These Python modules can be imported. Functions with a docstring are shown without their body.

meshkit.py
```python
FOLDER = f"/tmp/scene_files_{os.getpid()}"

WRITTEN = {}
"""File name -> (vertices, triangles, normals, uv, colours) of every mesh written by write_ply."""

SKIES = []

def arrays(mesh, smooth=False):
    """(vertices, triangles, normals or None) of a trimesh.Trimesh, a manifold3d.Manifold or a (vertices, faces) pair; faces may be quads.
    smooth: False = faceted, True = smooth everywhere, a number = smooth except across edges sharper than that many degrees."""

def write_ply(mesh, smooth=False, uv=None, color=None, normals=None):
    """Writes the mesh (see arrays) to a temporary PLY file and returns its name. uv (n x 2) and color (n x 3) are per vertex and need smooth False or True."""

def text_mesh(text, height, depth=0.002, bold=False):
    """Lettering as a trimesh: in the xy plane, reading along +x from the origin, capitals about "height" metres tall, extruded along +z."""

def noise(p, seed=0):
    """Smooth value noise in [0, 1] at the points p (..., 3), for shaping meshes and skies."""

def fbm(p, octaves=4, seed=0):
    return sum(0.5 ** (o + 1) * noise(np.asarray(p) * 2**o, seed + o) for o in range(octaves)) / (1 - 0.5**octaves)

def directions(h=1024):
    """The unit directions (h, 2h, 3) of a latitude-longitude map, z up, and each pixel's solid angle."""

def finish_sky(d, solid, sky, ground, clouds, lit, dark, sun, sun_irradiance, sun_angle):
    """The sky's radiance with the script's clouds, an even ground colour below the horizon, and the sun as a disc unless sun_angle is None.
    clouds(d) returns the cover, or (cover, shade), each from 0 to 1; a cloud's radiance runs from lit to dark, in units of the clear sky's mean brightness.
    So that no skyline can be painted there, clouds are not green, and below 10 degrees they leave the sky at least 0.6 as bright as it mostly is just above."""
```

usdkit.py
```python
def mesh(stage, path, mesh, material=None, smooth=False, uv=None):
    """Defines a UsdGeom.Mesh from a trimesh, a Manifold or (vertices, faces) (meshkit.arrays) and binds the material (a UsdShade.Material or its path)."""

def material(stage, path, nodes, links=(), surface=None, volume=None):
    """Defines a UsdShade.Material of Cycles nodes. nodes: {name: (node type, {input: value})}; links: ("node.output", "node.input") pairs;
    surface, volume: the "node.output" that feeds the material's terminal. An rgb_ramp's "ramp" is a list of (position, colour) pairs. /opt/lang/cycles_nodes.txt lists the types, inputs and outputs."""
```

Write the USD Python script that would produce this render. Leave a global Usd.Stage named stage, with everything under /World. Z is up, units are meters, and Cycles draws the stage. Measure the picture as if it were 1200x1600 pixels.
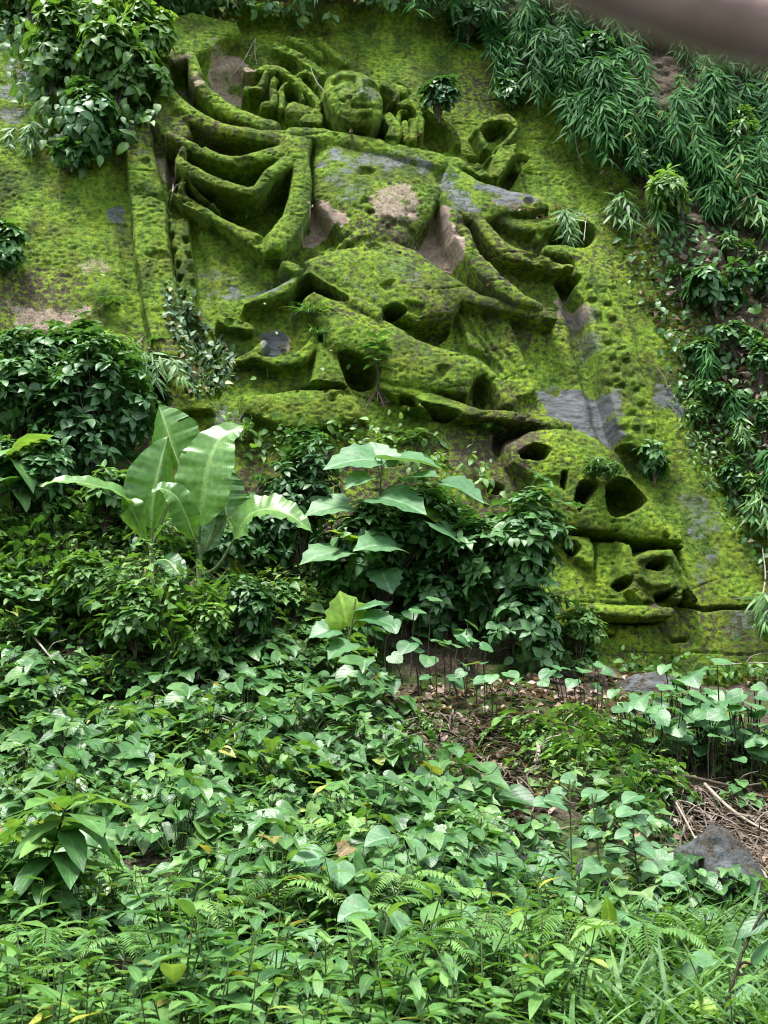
import math, random
import numpy as np
import usdkit
from meshkit import fbm, noise
from pxr import Usd, UsdGeom, UsdLux, UsdShade, Sdf, Gf, Vt
from scipy.interpolate import RBFInterpolator

stage = Usd.Stage.CreateInMemory()
UsdGeom.SetStageUpAxis(stage, "Z")
UsdGeom.Xform.Define(stage, "/World")
UsdGeom.Scope.Define(stage, "/World/Looks")

# ------------------------------------------------------------------ camera, sky, sun, exposure
EYE, PITCH, F = np.array([0.0, 0.0, 1.6]), math.radians(14.0), 1716.0
cam = UsdGeom.Camera.Define(stage, "/World/camera")
cam.CreateFocalLengthAttr(50.0)
cam.CreateHorizontalApertureAttr(1200.0 / F * 50.0)
cam.CreateFStopAttr(50.0 / 6.0)
cam.CreateFocusDistanceAttr(15.0)
cam.CreateExposureAttr(2.68)
cam.AddTranslateOp().Set(Gf.Vec3d(*EYE))
cam.AddRotateXOp().Set(90.0 + math.degrees(PITCH))

SUN_EL, SUN_ROT = math.radians(72), math.radians(215)
dome = UsdLux.DomeLight.Define(stage, "/World/sky")
dome.GetPrim().SetCustomDataByKey("kind", "structure")
sky_m = usdkit.material(stage, "/World/Looks/overcast_sky", {
    "sky": ("sky_texture", {"sky_type": "single_scattering", "sun_disc": False, "sun_elevation": SUN_EL, "sun_rotation": SUN_ROT, "aerosol_density": 2.0}),
    "co": ("texture_coordinate", {}),
    "n": ("noise_texture", {"scale": 2.2, "detail": 6.0, "roughness": 0.6}),
    "r": ("rgb_ramp", {"ramp": [(0.25, (0.62, 0.62, 0.62)), (0.75, (0.95, 0.95, 0.95))]}),
    "mix": ("mix_color", {"b": (4.3, 4.75, 5.1), "use_clamp": False}),
    "bg": ("background_shader", {"strength": 0.08})},
    [("co.generated", "n.vector"), ("n.fac", "r.fac"), ("r.color", "mix.fac"), ("sky.color", "mix.a"), ("mix.result", "bg.color")], surface="bg.background")
UsdShade.MaterialBindingAPI.Apply(dome.GetPrim()).Bind(sky_m)
sun = UsdLux.DistantLight.Define(stage, "/World/sun")
sun.CreateNormalizeAttr(True); sun.CreateIntensityAttr(0.40); sun.CreateAngleAttr(16.0); sun.CreateColorAttr((1.0, 0.97, 0.92))
sun.AddRotateXYZOp().Set(Gf.Vec3f(math.degrees(math.pi / 2 - SUN_EL), 0, math.degrees(math.pi - SUN_ROT)))

# ------------------------------------------------------------------ helpers
CP, SP = math.cos(PITCH), math.sin(PITCH)
def ray(u, v):                                   # direction through a point of the photograph (1200 x 1600)
    a, b = (np.asarray(u, float) - 600) / F, (800 - np.asarray(v, float)) / F
    return np.stack([a, CP - b * SP, SP + b * CP], -1)
def project(p):
    q = np.asarray(p, float) - EYE
    d = q[..., 1] * CP + q[..., 2] * SP
    d = np.where(np.abs(d) < 1e-6, 1e-6, d)
    return 600 + F * q[..., 0] / d, 800 - F * (q[..., 2] * CP - q[..., 1] * SP) / d

used = {}
def numbered(parent, name):
    k = used.get((parent, name), -1) + 1
    used[(parent, name)] = k
    return f"{parent}/{name}" + (f"_{k:03d}" if k else "")
def tag(prim, label=None, cat=None, group=None, kind=None):
    p = prim.GetPrim() if hasattr(prim, "GetPrim") else prim
    for k, x in (("label", label), ("category", cat), ("group", group), ("kind", kind)):
        if x: p.SetCustomDataByKey(k, x)
    return p
def put(parent, name, v, f, mat, normals=None, colors=None):
    path = numbered(parent, name)
    m = UsdGeom.Mesh.Define(stage, path)
    v = np.asarray(v, np.float32); f = np.asarray(f, np.int32)
    m.CreatePointsAttr(Vt.Vec3fArray.FromNumpy(v))
    m.CreateFaceVertexCountsAttr(Vt.IntArray.FromNumpy(np.full(len(f), f.shape[1], np.int32)))
    m.CreateFaceVertexIndicesAttr(Vt.IntArray.FromNumpy(f.ravel()))
    m.CreateSubdivisionSchemeAttr("none")
    if normals is not None:
        m.CreateNormalsAttr(Vt.Vec3fArray.FromNumpy(np.asarray(normals, np.float32))); m.SetNormalsInterpolation("vertex")
    for k, c in (colors or {}).items():
        UsdGeom.PrimvarsAPI(m).CreatePrimvar(k, Sdf.ValueTypeNames.Color3fArray, "vertex").Set(Vt.Vec3fArray.FromNumpy(np.asarray(c, np.float32)))
    UsdShade.MaterialBindingAPI.Apply(m.GetPrim()).Bind(mat)
    return m
def thing(name, label, cat, loc=(0, 0, 0), group=None, kind=None):
    x = UsdGeom.Xform.Define(stage, numbered("/World", name))
    x.AddTranslateOp().Set(Gf.Vec3d(*map(float, loc)))
    tag(x, label, cat, group, kind)
    return x
def P(x): return str(x.GetPath())
def vnormals(v, f):
    n = np.zeros_like(v)
    c = np.cross(v[f[:, 1]] - v[f[:, 0]], v[f[:, 2]] - v[f[:, 0]])
    for k in range(f.shape[1]): np.add.at(n, f[:, k], c)
    return n / np.maximum(np.linalg.norm(n, axis=1, keepdims=True), 1e-12)
def unit(a):
    a = np.asarray(a, float); return a / np.maximum(np.linalg.norm(a, axis=-1, keepdims=True), 1e-12)
def sstep(x): x = np.clip(x, 0, 1); return x * x * (3 - 2 * x)

# ------------------------------------------------------------------ rock materials
def rock_material(name):
    # attribute stain: r = moss cover, g = wet grey stone, b = pale brown bare stone; soil where none
    N = {"st": ("attribute", {"attribute": "stain"}), "sp": ("separate_color", {}), "ge": ("geometry", {}),
         "nb": ("noise_texture", {"scale": 1.3, "detail": 5.0, "roughness": 0.6}),
         "nm": ("noise_texture", {"scale": 12.0, "detail": 6.0, "roughness": 0.72}),
         "nf": ("noise_texture", {"scale": 42.0, "detail": 4.0, "roughness": 0.7}),
         "mv": ("mapping", {"scale": (2.6, 2.6, 0.8)}), "ns": ("noise_texture", {"scale": 1.0, "detail": 4.0}),
         "mh": ("mapping", {"scale": (3.0, 3.0, 11.0)}), "nh": ("noise_texture", {"scale": 1.0, "detail": 5.0, "roughness": 0.7}),
         "moss": ("rgb_ramp", {"ramp": [(0.28, (0.022, 0.046, 0.007)), (0.41, (0.068, 0.120, 0.009)), (0.50, (0.116, 0.190, 0.010)), (0.58, (0.178, 0.254, 0.014)), (0.72, (0.27, 0.340, 0.034))]}),
         "mossb": ("rgb_ramp", {"ramp": [(0.34, (0.40, 0.46, 0.60)), (0.43, (0.78, 0.68, 0.70)), (0.52, (0.80, 0.88, 0.9)), (0.64, (1.06, 1.0, 1.0))]}),
         "mcol": ("mix_color", {"blend_type": "multiply", "fac": 1.0}), "drip": ("rgb_ramp", {"ramp": [(0.36, (0.34, 0.40, 0.46)), (0.48, (0.82, 0.86, 0.85)), (0.60, (1.0, 1.0, 1.0))]}), "mcd": ("mix_color", {"blend_type": "multiply", "fac": 0.85}),
         "grey": ("rgb_ramp", {"ramp": [(0.34, (0.022, 0.026, 0.024)), (0.46, (0.062, 0.070, 0.072)), (0.58, (0.100, 0.110, 0.116)), (0.75, (0.15, 0.160, 0.165))]}),
         "bare": ("rgb_ramp", {"ramp": [(0.3, (0.15, 0.105, 0.078)), (0.55, (0.32, 0.24, 0.19)), (0.75, (0.46, 0.37, 0.31))]}),
         "soil": ("rgb_ramp", {"ramp": [(0.3, (0.030, 0.022, 0.014)), (0.6, (0.085, 0.062, 0.042)), (0.8, (0.15, 0.115, 0.085))]}),
         "gm": ("math", {"math_type": "multiply_add", "value2": 1.5, "value3": -0.75}), "ga": ("math", {"math_type": "add"}), "gs": ("map_range", {"from_min": 0.42, "from_max": 0.62, "range_type": "smoothstep"}),
         "bm": ("math", {"math_type": "multiply_add", "value2": 1.2, "value3": -0.6}), "ba": ("math", {"math_type": "add"}), "bs": ("map_range", {"from_min": 0.40, "from_max": 0.62, "range_type": "smoothstep"}),
         "mm": ("math", {"math_type": "multiply_add", "value2": 2.0, "value3": -1.0}), "ma": ("math", {"math_type": "add"}), "ms": ("map_range", {"from_min": 0.35, "from_max": 0.60, "range_type": "smoothstep"}),
         "c1": ("mix_color", {}), "c2": ("mix_color", {}), "c3": ("mix_color", {}),
         "hs": ("math", {"math_type": "multiply_add", "value2": 0.6}), 
         "bu": ("bump", {"strength": 0.9, "distance": 0.05}), "bu2": ("bump", {"strength": 0.7, "distance": 0.02}),
         "rg": ("map_range", {"from_min": 0.0, "from_max": 1.0, "to_min": 0.9, "to_max": 0.42}),
         "p": ("principled_bsdf", {"specular_ior_level": 0.25})}
    L = [("st.color", "sp.color"), ("nm.fac", "moss.fac"), ("nb.fac", "mossb.fac"), ("moss.color", "mcol.a"), ("mossb.color", "mcol.b"), ("mv.vector", "ns.vector"), ("ns.fac", "drip.fac"), ("mcol.result", "mcd.a"), ("drip.color", "mcd.b"),
         ("ge.position", "nb.vector"), ("ge.position", "nm.vector"), ("ge.position", "nf.vector"), ("ge.position", "mv.vector"), ("ge.position", "mh.vector"), ("mh.vector", "nh.vector"),
         ("nh.fac", "grey.fac"), ("nm.fac", "bare.fac"), ("nm.fac", "soil.fac"),
         ("nm.fac", "mm.value1"), ("mm.value", "ma.value1"), ("sp.r", "ma.value2"), ("ma.value", "ms.value"),
         ("nm.fac", "gm.value1"), ("gm.value", "ga.value1"), ("sp.g", "ga.value2"), ("ga.value", "gs.value"),
         ("nf.fac", "bm.value1"), ("bm.value", "ba.value1"), ("sp.b", "ba.value2"), ("ba.value", "bs.value"),
         ("ms.result", "c1.fac"), ("soil.color", "c1.a"), ("mcd.result", "c1.b"), ("bs.result", "c2.fac"), ("c1.result", "c2.a"), ("bare.color", "c2.b"),
         ("gs.result", "c3.fac"), ("c2.result", "c3.a"), ("grey.color", "c3.b"), ("c3.result", "p.base_color"), ("gs.result", "rg.value"), ("rg.result", "p.roughness"),
         ("nm.fac", "bu.height"), ("nf.fac", "bu2.height"), ("bu.normal", "bu2.normal"), ("bu2.normal", "p.normal")]
    return usdkit.material(stage, f"/World/Looks/{name}", N, L, surface="p.BSDF")
ROCK = rock_material("mossy_rock")

# ------------------------------------------------------------------ the cliff plane and its carving
YAW, LEAN = math.radians(8), math.radians(17)
n_ = np.array([math.sin(YAW) * math.cos(LEAN), -math.cos(YAW) * math.cos(LEAN), math.sin(LEAN)])
s_ = np.array([math.cos(YAW), math.sin(YAW), 0.0])
t_ = np.cross(n_, s_) * -1.0
t_ = t_ if t_[2] > 0 else -t_
d0 = ray(600, 600); P0 = EYE + d0 * (16.5 / d0[1])
def on_cliff(u, v, h=0.0):                       # where the ray through a photo point meets the cliff plane lifted by h
    d = ray(u, v); k = ((P0 + h * n_ - EYE) @ n_) / (d @ n_)
    return EYE + d * np.asarray(k)[..., None]
def grid(lo, a, b, hi, fine, coarse):
    return np.concatenate([np.arange(lo, a, coarse), np.arange(a, b, fine), np.arange(b, hi + coarse, coarse)])
S = grid(-22, -7.2, 8.4, 24, 0.0235, 0.5)
T = grid(-8, -7.4, 9.0, 18, 0.0235, 0.5)
SS, TT = np.meshgrid(S, T, indexing="ij")
BASE = P0 + SS[..., None] * s_ + TT[..., None] * t_
_uv = {}
SHEAR = 0.38                                      # what stands proud also hangs: the carving is undercut
def uv_at(h):
    k = round(h / 0.04)
    if k not in _uv: _uv[k] = project(BASE + (k * 0.04) * n_ - max(k * 0.04, 0) * SHEAR * t_)
    return _uv[k]
U0, V0 = uv_at(0)
WOB = (fbm(BASE * 2.2, 4, 5) - .5) * 7.0, (fbm(BASE * 2.2, 4, 9) - .5) * 7.0      # outlines are eroded, not drawn
def seg_d(u, v, a, b):
    ax, ay, bx, by = a[0], a[1], b[0], b[1]; dx, dy = bx - ax, by - ay
    t = np.clip(((u - ax) * dx + (v - ay) * dy) / (dx * dx + dy * dy + 1e-9), 0, 1)
    return np.hypot(u - ax - t * dx, v - ay - t * dy), t
def poly_sdf(u, v, pts):
    d = np.full(u.shape, 1e9); ins = np.zeros(u.shape, bool); n = len(pts)
    for i in range(n):
        a, b = pts[i], pts[(i + 1) % n]
        d = np.minimum(d, seg_d(u, v, a, b)[0])
        c = ((a[1] > v) != (b[1] > v)) & (u < (b[0] - a[0]) * (v - a[1]) / (b[1] - a[1] + 1e-12) + a[0])
        ins ^= c
    return np.where(ins, d, -d)
def line_sdf(u, v, pts):                          # polyline with radii: positive inside
    best = np.full(u.shape, -1e9)
    for a, b in zip(pts[:-1], pts[1:]):
        d, t = seg_d(u, v, a, b); best = np.maximum(best, a[2] + (b[2] - a[2]) * t - d)
    return best
def curve(pts, k=6):                              # Catmull-Rom through (u, v, r)
    p = np.array(pts, float); q = np.vstack([2 * p[0] - p[1], p, 2 * p[-1] - p[-2]]); out = []
    for i in range(1, len(q) - 2):
        for t in np.linspace(0, 1, k, endpoint=False):
            a, b, c, d = q[i - 1], q[i], q[i + 1], q[i + 2]
            out.append(.5 * (2 * b + (c - a) * t + (2 * a - 5 * b + 4 * c - d) * t * t + (3 * b - a - 3 * c + d) * t ** 3))
    return np.array(out + [p[-1]])
H = np.zeros(SS.shape)
BLOT = np.clip((fbm(BASE * 3.2, 4, 77) - .5) * 2.2 + .5, 0, 1)
PART = np.zeros(SS.shape, np.int16)
STAIN = np.zeros(SS.shape + (3,)); STAIN[..., 0] = 0.66 + 0.9 * (fbm(BASE * .55, 4, 78) - .5)
names = ["cliff"]; labels = {}
def window(h, pts, pad):
    u, v = uv_at(h); pts = np.asarray(pts, float)
    m = (u > pts[:, 0].min() - pad) & (u < pts[:, 0].max() + pad) & (v > pts[:, 1].min() - pad) & (v < pts[:, 1].max() + pad)
    i, j = np.where(m)
    if len(i) == 0: return None
    sl = slice(i.min(), i.max() + 1), slice(j.min(), j.max() + 1)
    return sl, u[sl] + WOB[0][sl], v[sl] + WOB[1][sl]
def raise_(part, h, sdf_of, pts, edge=5.0, dome=0.0, domer=30.0, lo=None, pad=14):
    """Lifts the shape to height h above the plane with walls about `edge` photo points wide and a domed top."""
    w = window(h, pts, pad)
    if w is None: return
    sl, u, v = w; d = sdf_of(u, v)
    k = sstep((d + edge * .5) / edge)
    top = h + dome * (np.sqrt(np.clip(1 - (1 - np.clip(d / domer, 0, 1)) ** 2, 0, 1)) - 1)
    cur = H[sl]
    new = np.where(top > cur, cur + (top - cur) * k, cur) if lo is None else cur + (top - cur) * k
    if part:
        if part not in names: names.append(part)
        PART[sl] = np.where((k > .35) & ((top > cur - .02) | (lo is not None)), names.index(part), PART[sl])
    H[sl] = new
def poly(part, h, pts, smooth=False, **kw):
    if smooth:
        p = [(*q, 0) for q in pts]; pts = [tuple(q[:2]) for q in curve(p + [p[0]], 5)]
    raise_(part, h, lambda u, v: poly_sdf(u, v, pts), pts, **kw)
def limb(part, h, pts, k=6, **kw):
    c = curve(pts, k)
    if part.startswith("arm"): c[:, 2] *= .78; h = h * 1.0
    r = c[:, 2].max()
    kw.setdefault("domer", float(np.mean(c[:, 2])) * 1.1)
    raise_(part, h, lambda u, v: line_sdf(u, v, c), c[:, :2], pad=14 + r, **kw)
def ramp_limb(part, pts, edge=5.0, dome=0.0, k=6):  # (u, v, r, h): height varies along the limb
    for a, b in zip(pts[:-1], pts[1:]):
        pass
def pit(depth, pts, smooth=True, edge=6.0, at_h=0.25):
    if smooth:
        p = [(*q, 0) for q in pts]; pts = [tuple(q[:2]) for q in curve(p + [p[0]], 5)]
    w = window(at_h, pts, 14)
    if w is None: return
    sl, u, v = w; k = sstep((poly_sdf(u, v, pts) + edge * .5) / edge)
    H[sl] = np.where(-depth < H[sl], H[sl] + (-depth - H[sl]) * k, H[sl])
def stain(ch, amount, pts, edge=14.0, h=0.2, smooth=True):
    if smooth:
        p = [(*q, 0) for q in pts]; pts = [tuple(q[:2]) for q in curve(p + [p[0]], 5)]
    w = window(h, pts, edge + 4)
    if w is None: return
    sl, u, v = w; k = sstep((poly_sdf(u, v, pts) + (BLOT[sl] - .5) * 16 + edge * .5) / edge)
    k = np.clip(k * (.35 + 1.3 * BLOT[sl]), 0, 1)
    STAIN[sl][..., ch] = STAIN[sl][..., ch] * (1 - k) + amount * k
# ---- large undulation of the rock and the earthy bank on the right
H += (fbm(BASE * 0.45, 3, 1) - .5) * 0.30
bank_edge = np.interp(V0, [-400, -60, 0, 120, 250, 380, 520, 640, 760, 860, 1000, 1200], [560, 640, 700, 800, 905, 985, 1045, 1085, 1130, 1175, 1230, 1300])
bk = sstep((U0 - bank_edge + (fbm(BASE * .9, 3, 21) - .5) * 60) / 90.0)
H += bk * (0.55 + 0.9 * (fbm(BASE * .8, 4, 22) - .42))
STAIN[..., 0] = STAIN[..., 0] * (1 - bk) + 0.12 * bk
tp = sstep((42 - V0 + (fbm(BASE * .9, 3, 25) - .5) * 40 - np.clip(330 - U0, 0, 200) * .3) / 40.0)      # overhanging lip of earth along the top
H += tp * (1 - bk) * 0.7
STAIN[..., 0] = STAIN[..., 0] * (1 - tp) + 0.2 * tp
lf = sstep((V0 - 470 + (fbm(BASE * .8, 3, 31) - .5) * 50) / 90) * sstep((330 - U0) / 80) + sstep((V0 - 640 + (fbm(BASE * .8, 3, 32) - .5) * 40) / 60) * sstep((860 - U0) / 60)
STAIN[..., 0] -= np.clip(lf, 0, 1) * 0.22
# hollow behind the limbs of the figure
for q in ([(262, 215), (330, 220), (400, 240), (445, 245), (452, 300), (420, 352), (370, 350), (300, 322), (266, 290)], [(330, 100), (380, 95), (400, 150), (440, 190), (400, 215), (330, 190)]):
    poly("", 0.01, q, smooth=True, edge=24, lo=True) if False else pit(0.36, q, edge=12)
pit(0.22, [(258, 90), (296, 95), (330, 150), (300, 200), (268, 130)], edge=10)

# ---- borders of the carved panel
pit(.10, [(172, 225), (196, 222), (204, 300), (214, 400), (226, 480), (244, 560), (262, 640), (236, 640), (216, 560), (200, 480), (190, 400), (180, 300)], edge=16)
pit(.16, [(258, 340), (300, 340), (330, 420), (350, 600), (306, 600), (280, 480)], edge=16)
poly("border#1", .30, [(180, 60), (228, 60), (238, 222), (258, 300), (268, 400), (282, 480), (300, 560), (334, 640), (262, 645), (240, 560), (222, 480), (210, 400), (201, 300), (192, 200)], edge=5, dome=.05, domer=18)
poly("bead_row#1", .16, [(262, 338), (296, 340), (303, 400), (312, 490), (284, 490), (272, 400)], edge=6)
for (a, b) in [(267, 368), (292, 374), (270, 392), (297, 398), (276, 414), (300, 420), (280, 436), (304, 444), (285, 460), (309, 466)]:
    pit(-.02, [(a - 5, b - 3), (a + 5, b - 4), (a + 4, b + 4), (a - 3, b + 5)], edge=6, at_h=.16)
pit(.14, [(862, 360), (886, 352), (905, 440), (926, 525), (952, 615), (972, 690), (950, 690), (926, 615), (902, 530), (880, 440)], edge=14)
poly("border#2", .34, [(884, 350), (940, 325), (962, 420), (985, 500), (1012, 590), (1040, 690), (1010, 705), (975, 692), (950, 615), (925, 525), (903, 440)], edge=6, dome=.10, domer=20)
for k in range(11):
    a, b = 930 + k * 7.6, 440 + k * 22
    for q in (-11, 12):
        if (k * 7 + q) % 5: limb("border#2", .39 + .02 * (k % 3), [(a + q - 1, b - 3 + q * .3, 7), (a + q + 2, b + 4 + q * .3, 6)], edge=5, dome=.06)
        if (k + q) % 3: pit(-.31, [(a + q - 5, b + 10 + q * .3), (a + q + 5, b + 9 + q * .3), (a + q + 6, b + 13 + q * .3), (a + q - 4, b + 14 + q * .3)], edge=4, at_h=.36)
# ---- ledge over the upper hands
poly("ledge", .42, [(224, 30), (300, 15), (372, 30), (380, 52), (345, 66), (322, 80), (300, 92), (268, 98), (248, 92)], edge=9, dome=.12, domer=20)
limb("ledge", .30, [(248, 60, 11), (256, 110, 10), (266, 150, 11), (287, 207, 12)])
# ---- the arms on the left
limb("arm#1", .50, [(297, 82, 13), (306, 112, 15), (322, 142, 17), (350, 166, 17), (385, 182, 16), (430, 195, 14)], dome=.18)
poly("arm#2", .44, [(238, 122), (262, 130), (284, 168), (300, 206), (276, 216), (246, 206), (234, 165)], smooth=True, edge=8, dome=.1)
limb("arm#2", .54, [(266, 142, 15), (288, 166, 17), (320, 184, 15), (355, 199, 13), (395, 204, 14), (436, 210, 17)], dome=.18)
limb("arm#3", .54, [(262, 206, 9), (290, 218, 11), (323, 234, 12), (360, 246, 12), (395, 242, 14), (438, 234, 17)], dome=.16)
limb("arm#4", .62, [(286, 228, 9), (282, 252, 13), (318, 272, 12), (358, 288, 12), (395, 294, 11), (420, 270, 14), (447, 250, 17)], dome=.12)
limb("arm#5", .42, [(290, 268, 6), (284, 298, 10), (308, 318, 10), (335, 338, 10), (365, 356, 12), (400, 376, 17), (430, 388, 17), (455, 367, 18), (474, 342, 16)], dome=.1)
limb("arm#5", .36, [(268, 298, 6), (296, 322, 7), (330, 342, 7)])
limb("arm#5", .40, [(296, 284, 5), (318, 306, 5), (342, 326, 5)])
poly("shoulder#1", .60, [(440, 196), (488, 213), (490, 320), (483, 347), (463, 370), (440, 392), (415, 390), (412, 366), (440, 332), (452, 300), (456, 256), (436, 232)], edge=7, dome=.14, domer=18)
# ---- torso
pit(.10, [(470, 376), (484, 340), (500, 316), (534, 366), (505, 380)], smooth=False, edge=8)
pit(.12, [(648, 384), (686, 325), (722, 428), (700, 424)], smooth=False, edge=8)
poly("torso", .58, [(443, 192), (500, 196), (560, 206), (620, 221), (692, 238), (697, 280), (691, 312), (676, 338), (655, 354), (640, 374), (600, 382), (555, 376), (535, 362), (518, 340), (500, 317), (491, 300), (489, 218)], edge=9, dome=.34, domer=95)
limb("torso", .56, [(455, 204, 12), (520, 210, 13), (590, 224, 13), (690, 250, 14)], edge=14, dome=.08)
poly("torso", .50, [(575, 282), (620, 268), (688, 280), (690, 312), (672, 338), (640, 330), (600, 305)], smooth=True, edge=16, dome=.14, domer=28)
# ---- head, hair
pit(.42, [(500, 164), (518, 178), (550, 190), (585, 194), (601, 198), (606, 222), (570, 214), (530, 204), (503, 194)], edge=7)
limb("crown", .24, [(432, 70, 7), (458, 82, 8), (482, 98, 8), (505, 113, 7)])
limb("crown", .20, [(500, 62, 6), (520, 82, 6), (545, 96, 5)])
limb("crown", .20, [(450, 58, 5), (474, 66, 6), (500, 84, 6)])
for pts, hh in (([(383, 107, 6), (398, 112, 6), (413, 105, 6), (427, 104, 6), (442, 109, 6), (462, 121, 5)], .30), ([(385, 139, 7), (401, 137, 7), (411, 125, 6), (418, 112, 5), (427, 108, 5)], .36),
                ([(414, 162, 7), (427, 158, 7), (429, 142, 7), (427, 126, 6), (435, 118, 5), (449, 123, 5), (464, 135, 5)], .38), ([(440, 168, 6), (442, 150, 6), (440, 138, 5), (451, 132, 5), (464, 138, 5), (474, 154, 5)], .34),
                ([(462, 118, 3.5), (477, 109, 4), (490, 118, 4), (495, 132, 3.5)], .30), ([(467, 125, 6), (478, 137, 6), (490, 150, 7), (497, 164, 7), (497, 178, 7)], .36),
                ([(458, 168, 12), (480, 178, 14), (498, 184, 11)], .40)):
    limb("hair#1", hh, pts, edge=4, dome=.06)
for q in ([(435, 102), (437, 90), (449, 87), (462, 95), (468, 109), (458, 108)], [(431, 126), (435, 120), (447, 124), (459, 132), (445, 131)], [(446, 140), (455, 137), (466, 146), (470, 158), (458, 150)], [(476, 128), (490, 130), (484, 138)], [(386, 118), (405, 118), (404, 128), (388, 126)], [(388, 148), (402, 146), (410, 152), (395, 154)]):
    pit(.20, q, edge=4)
poly("head", .82, [(506, 138), (508, 116), (522, 104), (540, 98), (562, 101), (584, 114), (597, 132), (603, 155), (600, 176), (586, 191), (567, 189), (548, 187), (530, 177), (515, 160)], smooth=True, edge=7, dome=.30, domer=36)
def press(delta, pts, r, h=.76):                   # small soft relief on what is there
    c = curve([(*p, r) for p in pts], 5); w = window(h, c[:, :2], r + 8)
    sl, u, v = w; H[sl] += delta * sstep((line_sdf(u, v, c) + 2) / max(r, 2))
press(.05, [(518, 124), (530, 117), (550, 120)], 5); press(-.05, [(522, 131), (536, 127), (550, 131)], 4)
press(.05, [(566, 126), (580, 124), (594, 132)], 4); press(-.05, [(570, 136), (582, 134), (594, 140)], 4)
press(.08, [(558, 124), (562, 140), (566, 152)], 5); press(.06, [(556, 154), (576, 154)], 4)
press(-.06, [(552, 166), (566, 170), (584, 168), (594, 164)], 3); press(.06, [(562, 177), (580, 177)], 4)
for pts, hh in (([(599, 130, 6), (613, 139, 6), (620, 150, 6), (610, 158, 5)], .34), ([(618, 135, 9), (632, 139, 8)], .28), ([(625, 162, 6), (642, 158, 7), (656, 174, 7), (659, 202, 7)], .30),
                ([(622, 186, 5), (626, 174, 5), (638, 173, 5), (648, 188, 6), (649, 214, 6)], .36), ([(608, 182, 10), (617, 199, 13), (611, 216, 12)], .44), ([(632, 192, 7), (637, 216, 8)], .32), ([(660, 168, 5), (688, 186, 5), (708, 204, 6), (715, 222, 7)], .24)):
    limb("hair#2", hh, pts, edge=4, dome=.06)
for q in ([(612, 128), (628, 122), (644, 136), (634, 132)], [(624, 182), (630, 176), (642, 178), (646, 190), (636, 184)], [(662, 180), (682, 188), (704, 212), (700, 224), (672, 214)], [(600, 150), (607, 150), (612, 160), (602, 162)]):
    pit(.24, q, edge=4)
# ---- right shoulder and arms
limb("arm#6", .46, [(690, 250, 12), (725, 252, 13), (752, 264, 9), (772, 274, 5)], dome=.1)
pit(.05, [(719, 256), (733, 258), (748, 268), (740, 270)], edge=3)
limb("arm#6", .34, [(745, 202, 6), (765, 189, 8), (790, 184, 9), (807, 198, 7), (797, 214, 6), (780, 228, 6)], edge=5)
limb("arm#6", .30, [(748, 200, 6), (757, 221, 8), (767, 242, 8)], edge=5)
poly("arm#6", .40, [(808, 220), (812, 238), (801, 252), (780, 279), (768, 274), (769, 249), (780, 227)], edge=5)
for q in ([(752, 207), (762, 197), (784, 195), (784, 203), (770, 209)], [(803, 244), (815, 231), (831, 236), (820, 247)], [(784, 277), (802, 251), (819, 253), (812, 266), (797, 287)], [(826, 256), (837, 254), (839, 263)], [(735, 232), (760, 238), (764, 246), (740, 242)]):
    pit(.30, q, edge=4)
poly("shoulder#2", .54, [(690, 244), (722, 256), (762, 280), (800, 290), (858, 302), (866, 322), (830, 330), (790, 330), (750, 345), (705, 338), (690, 300)], edge=8, dome=.16, domer=26)
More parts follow.
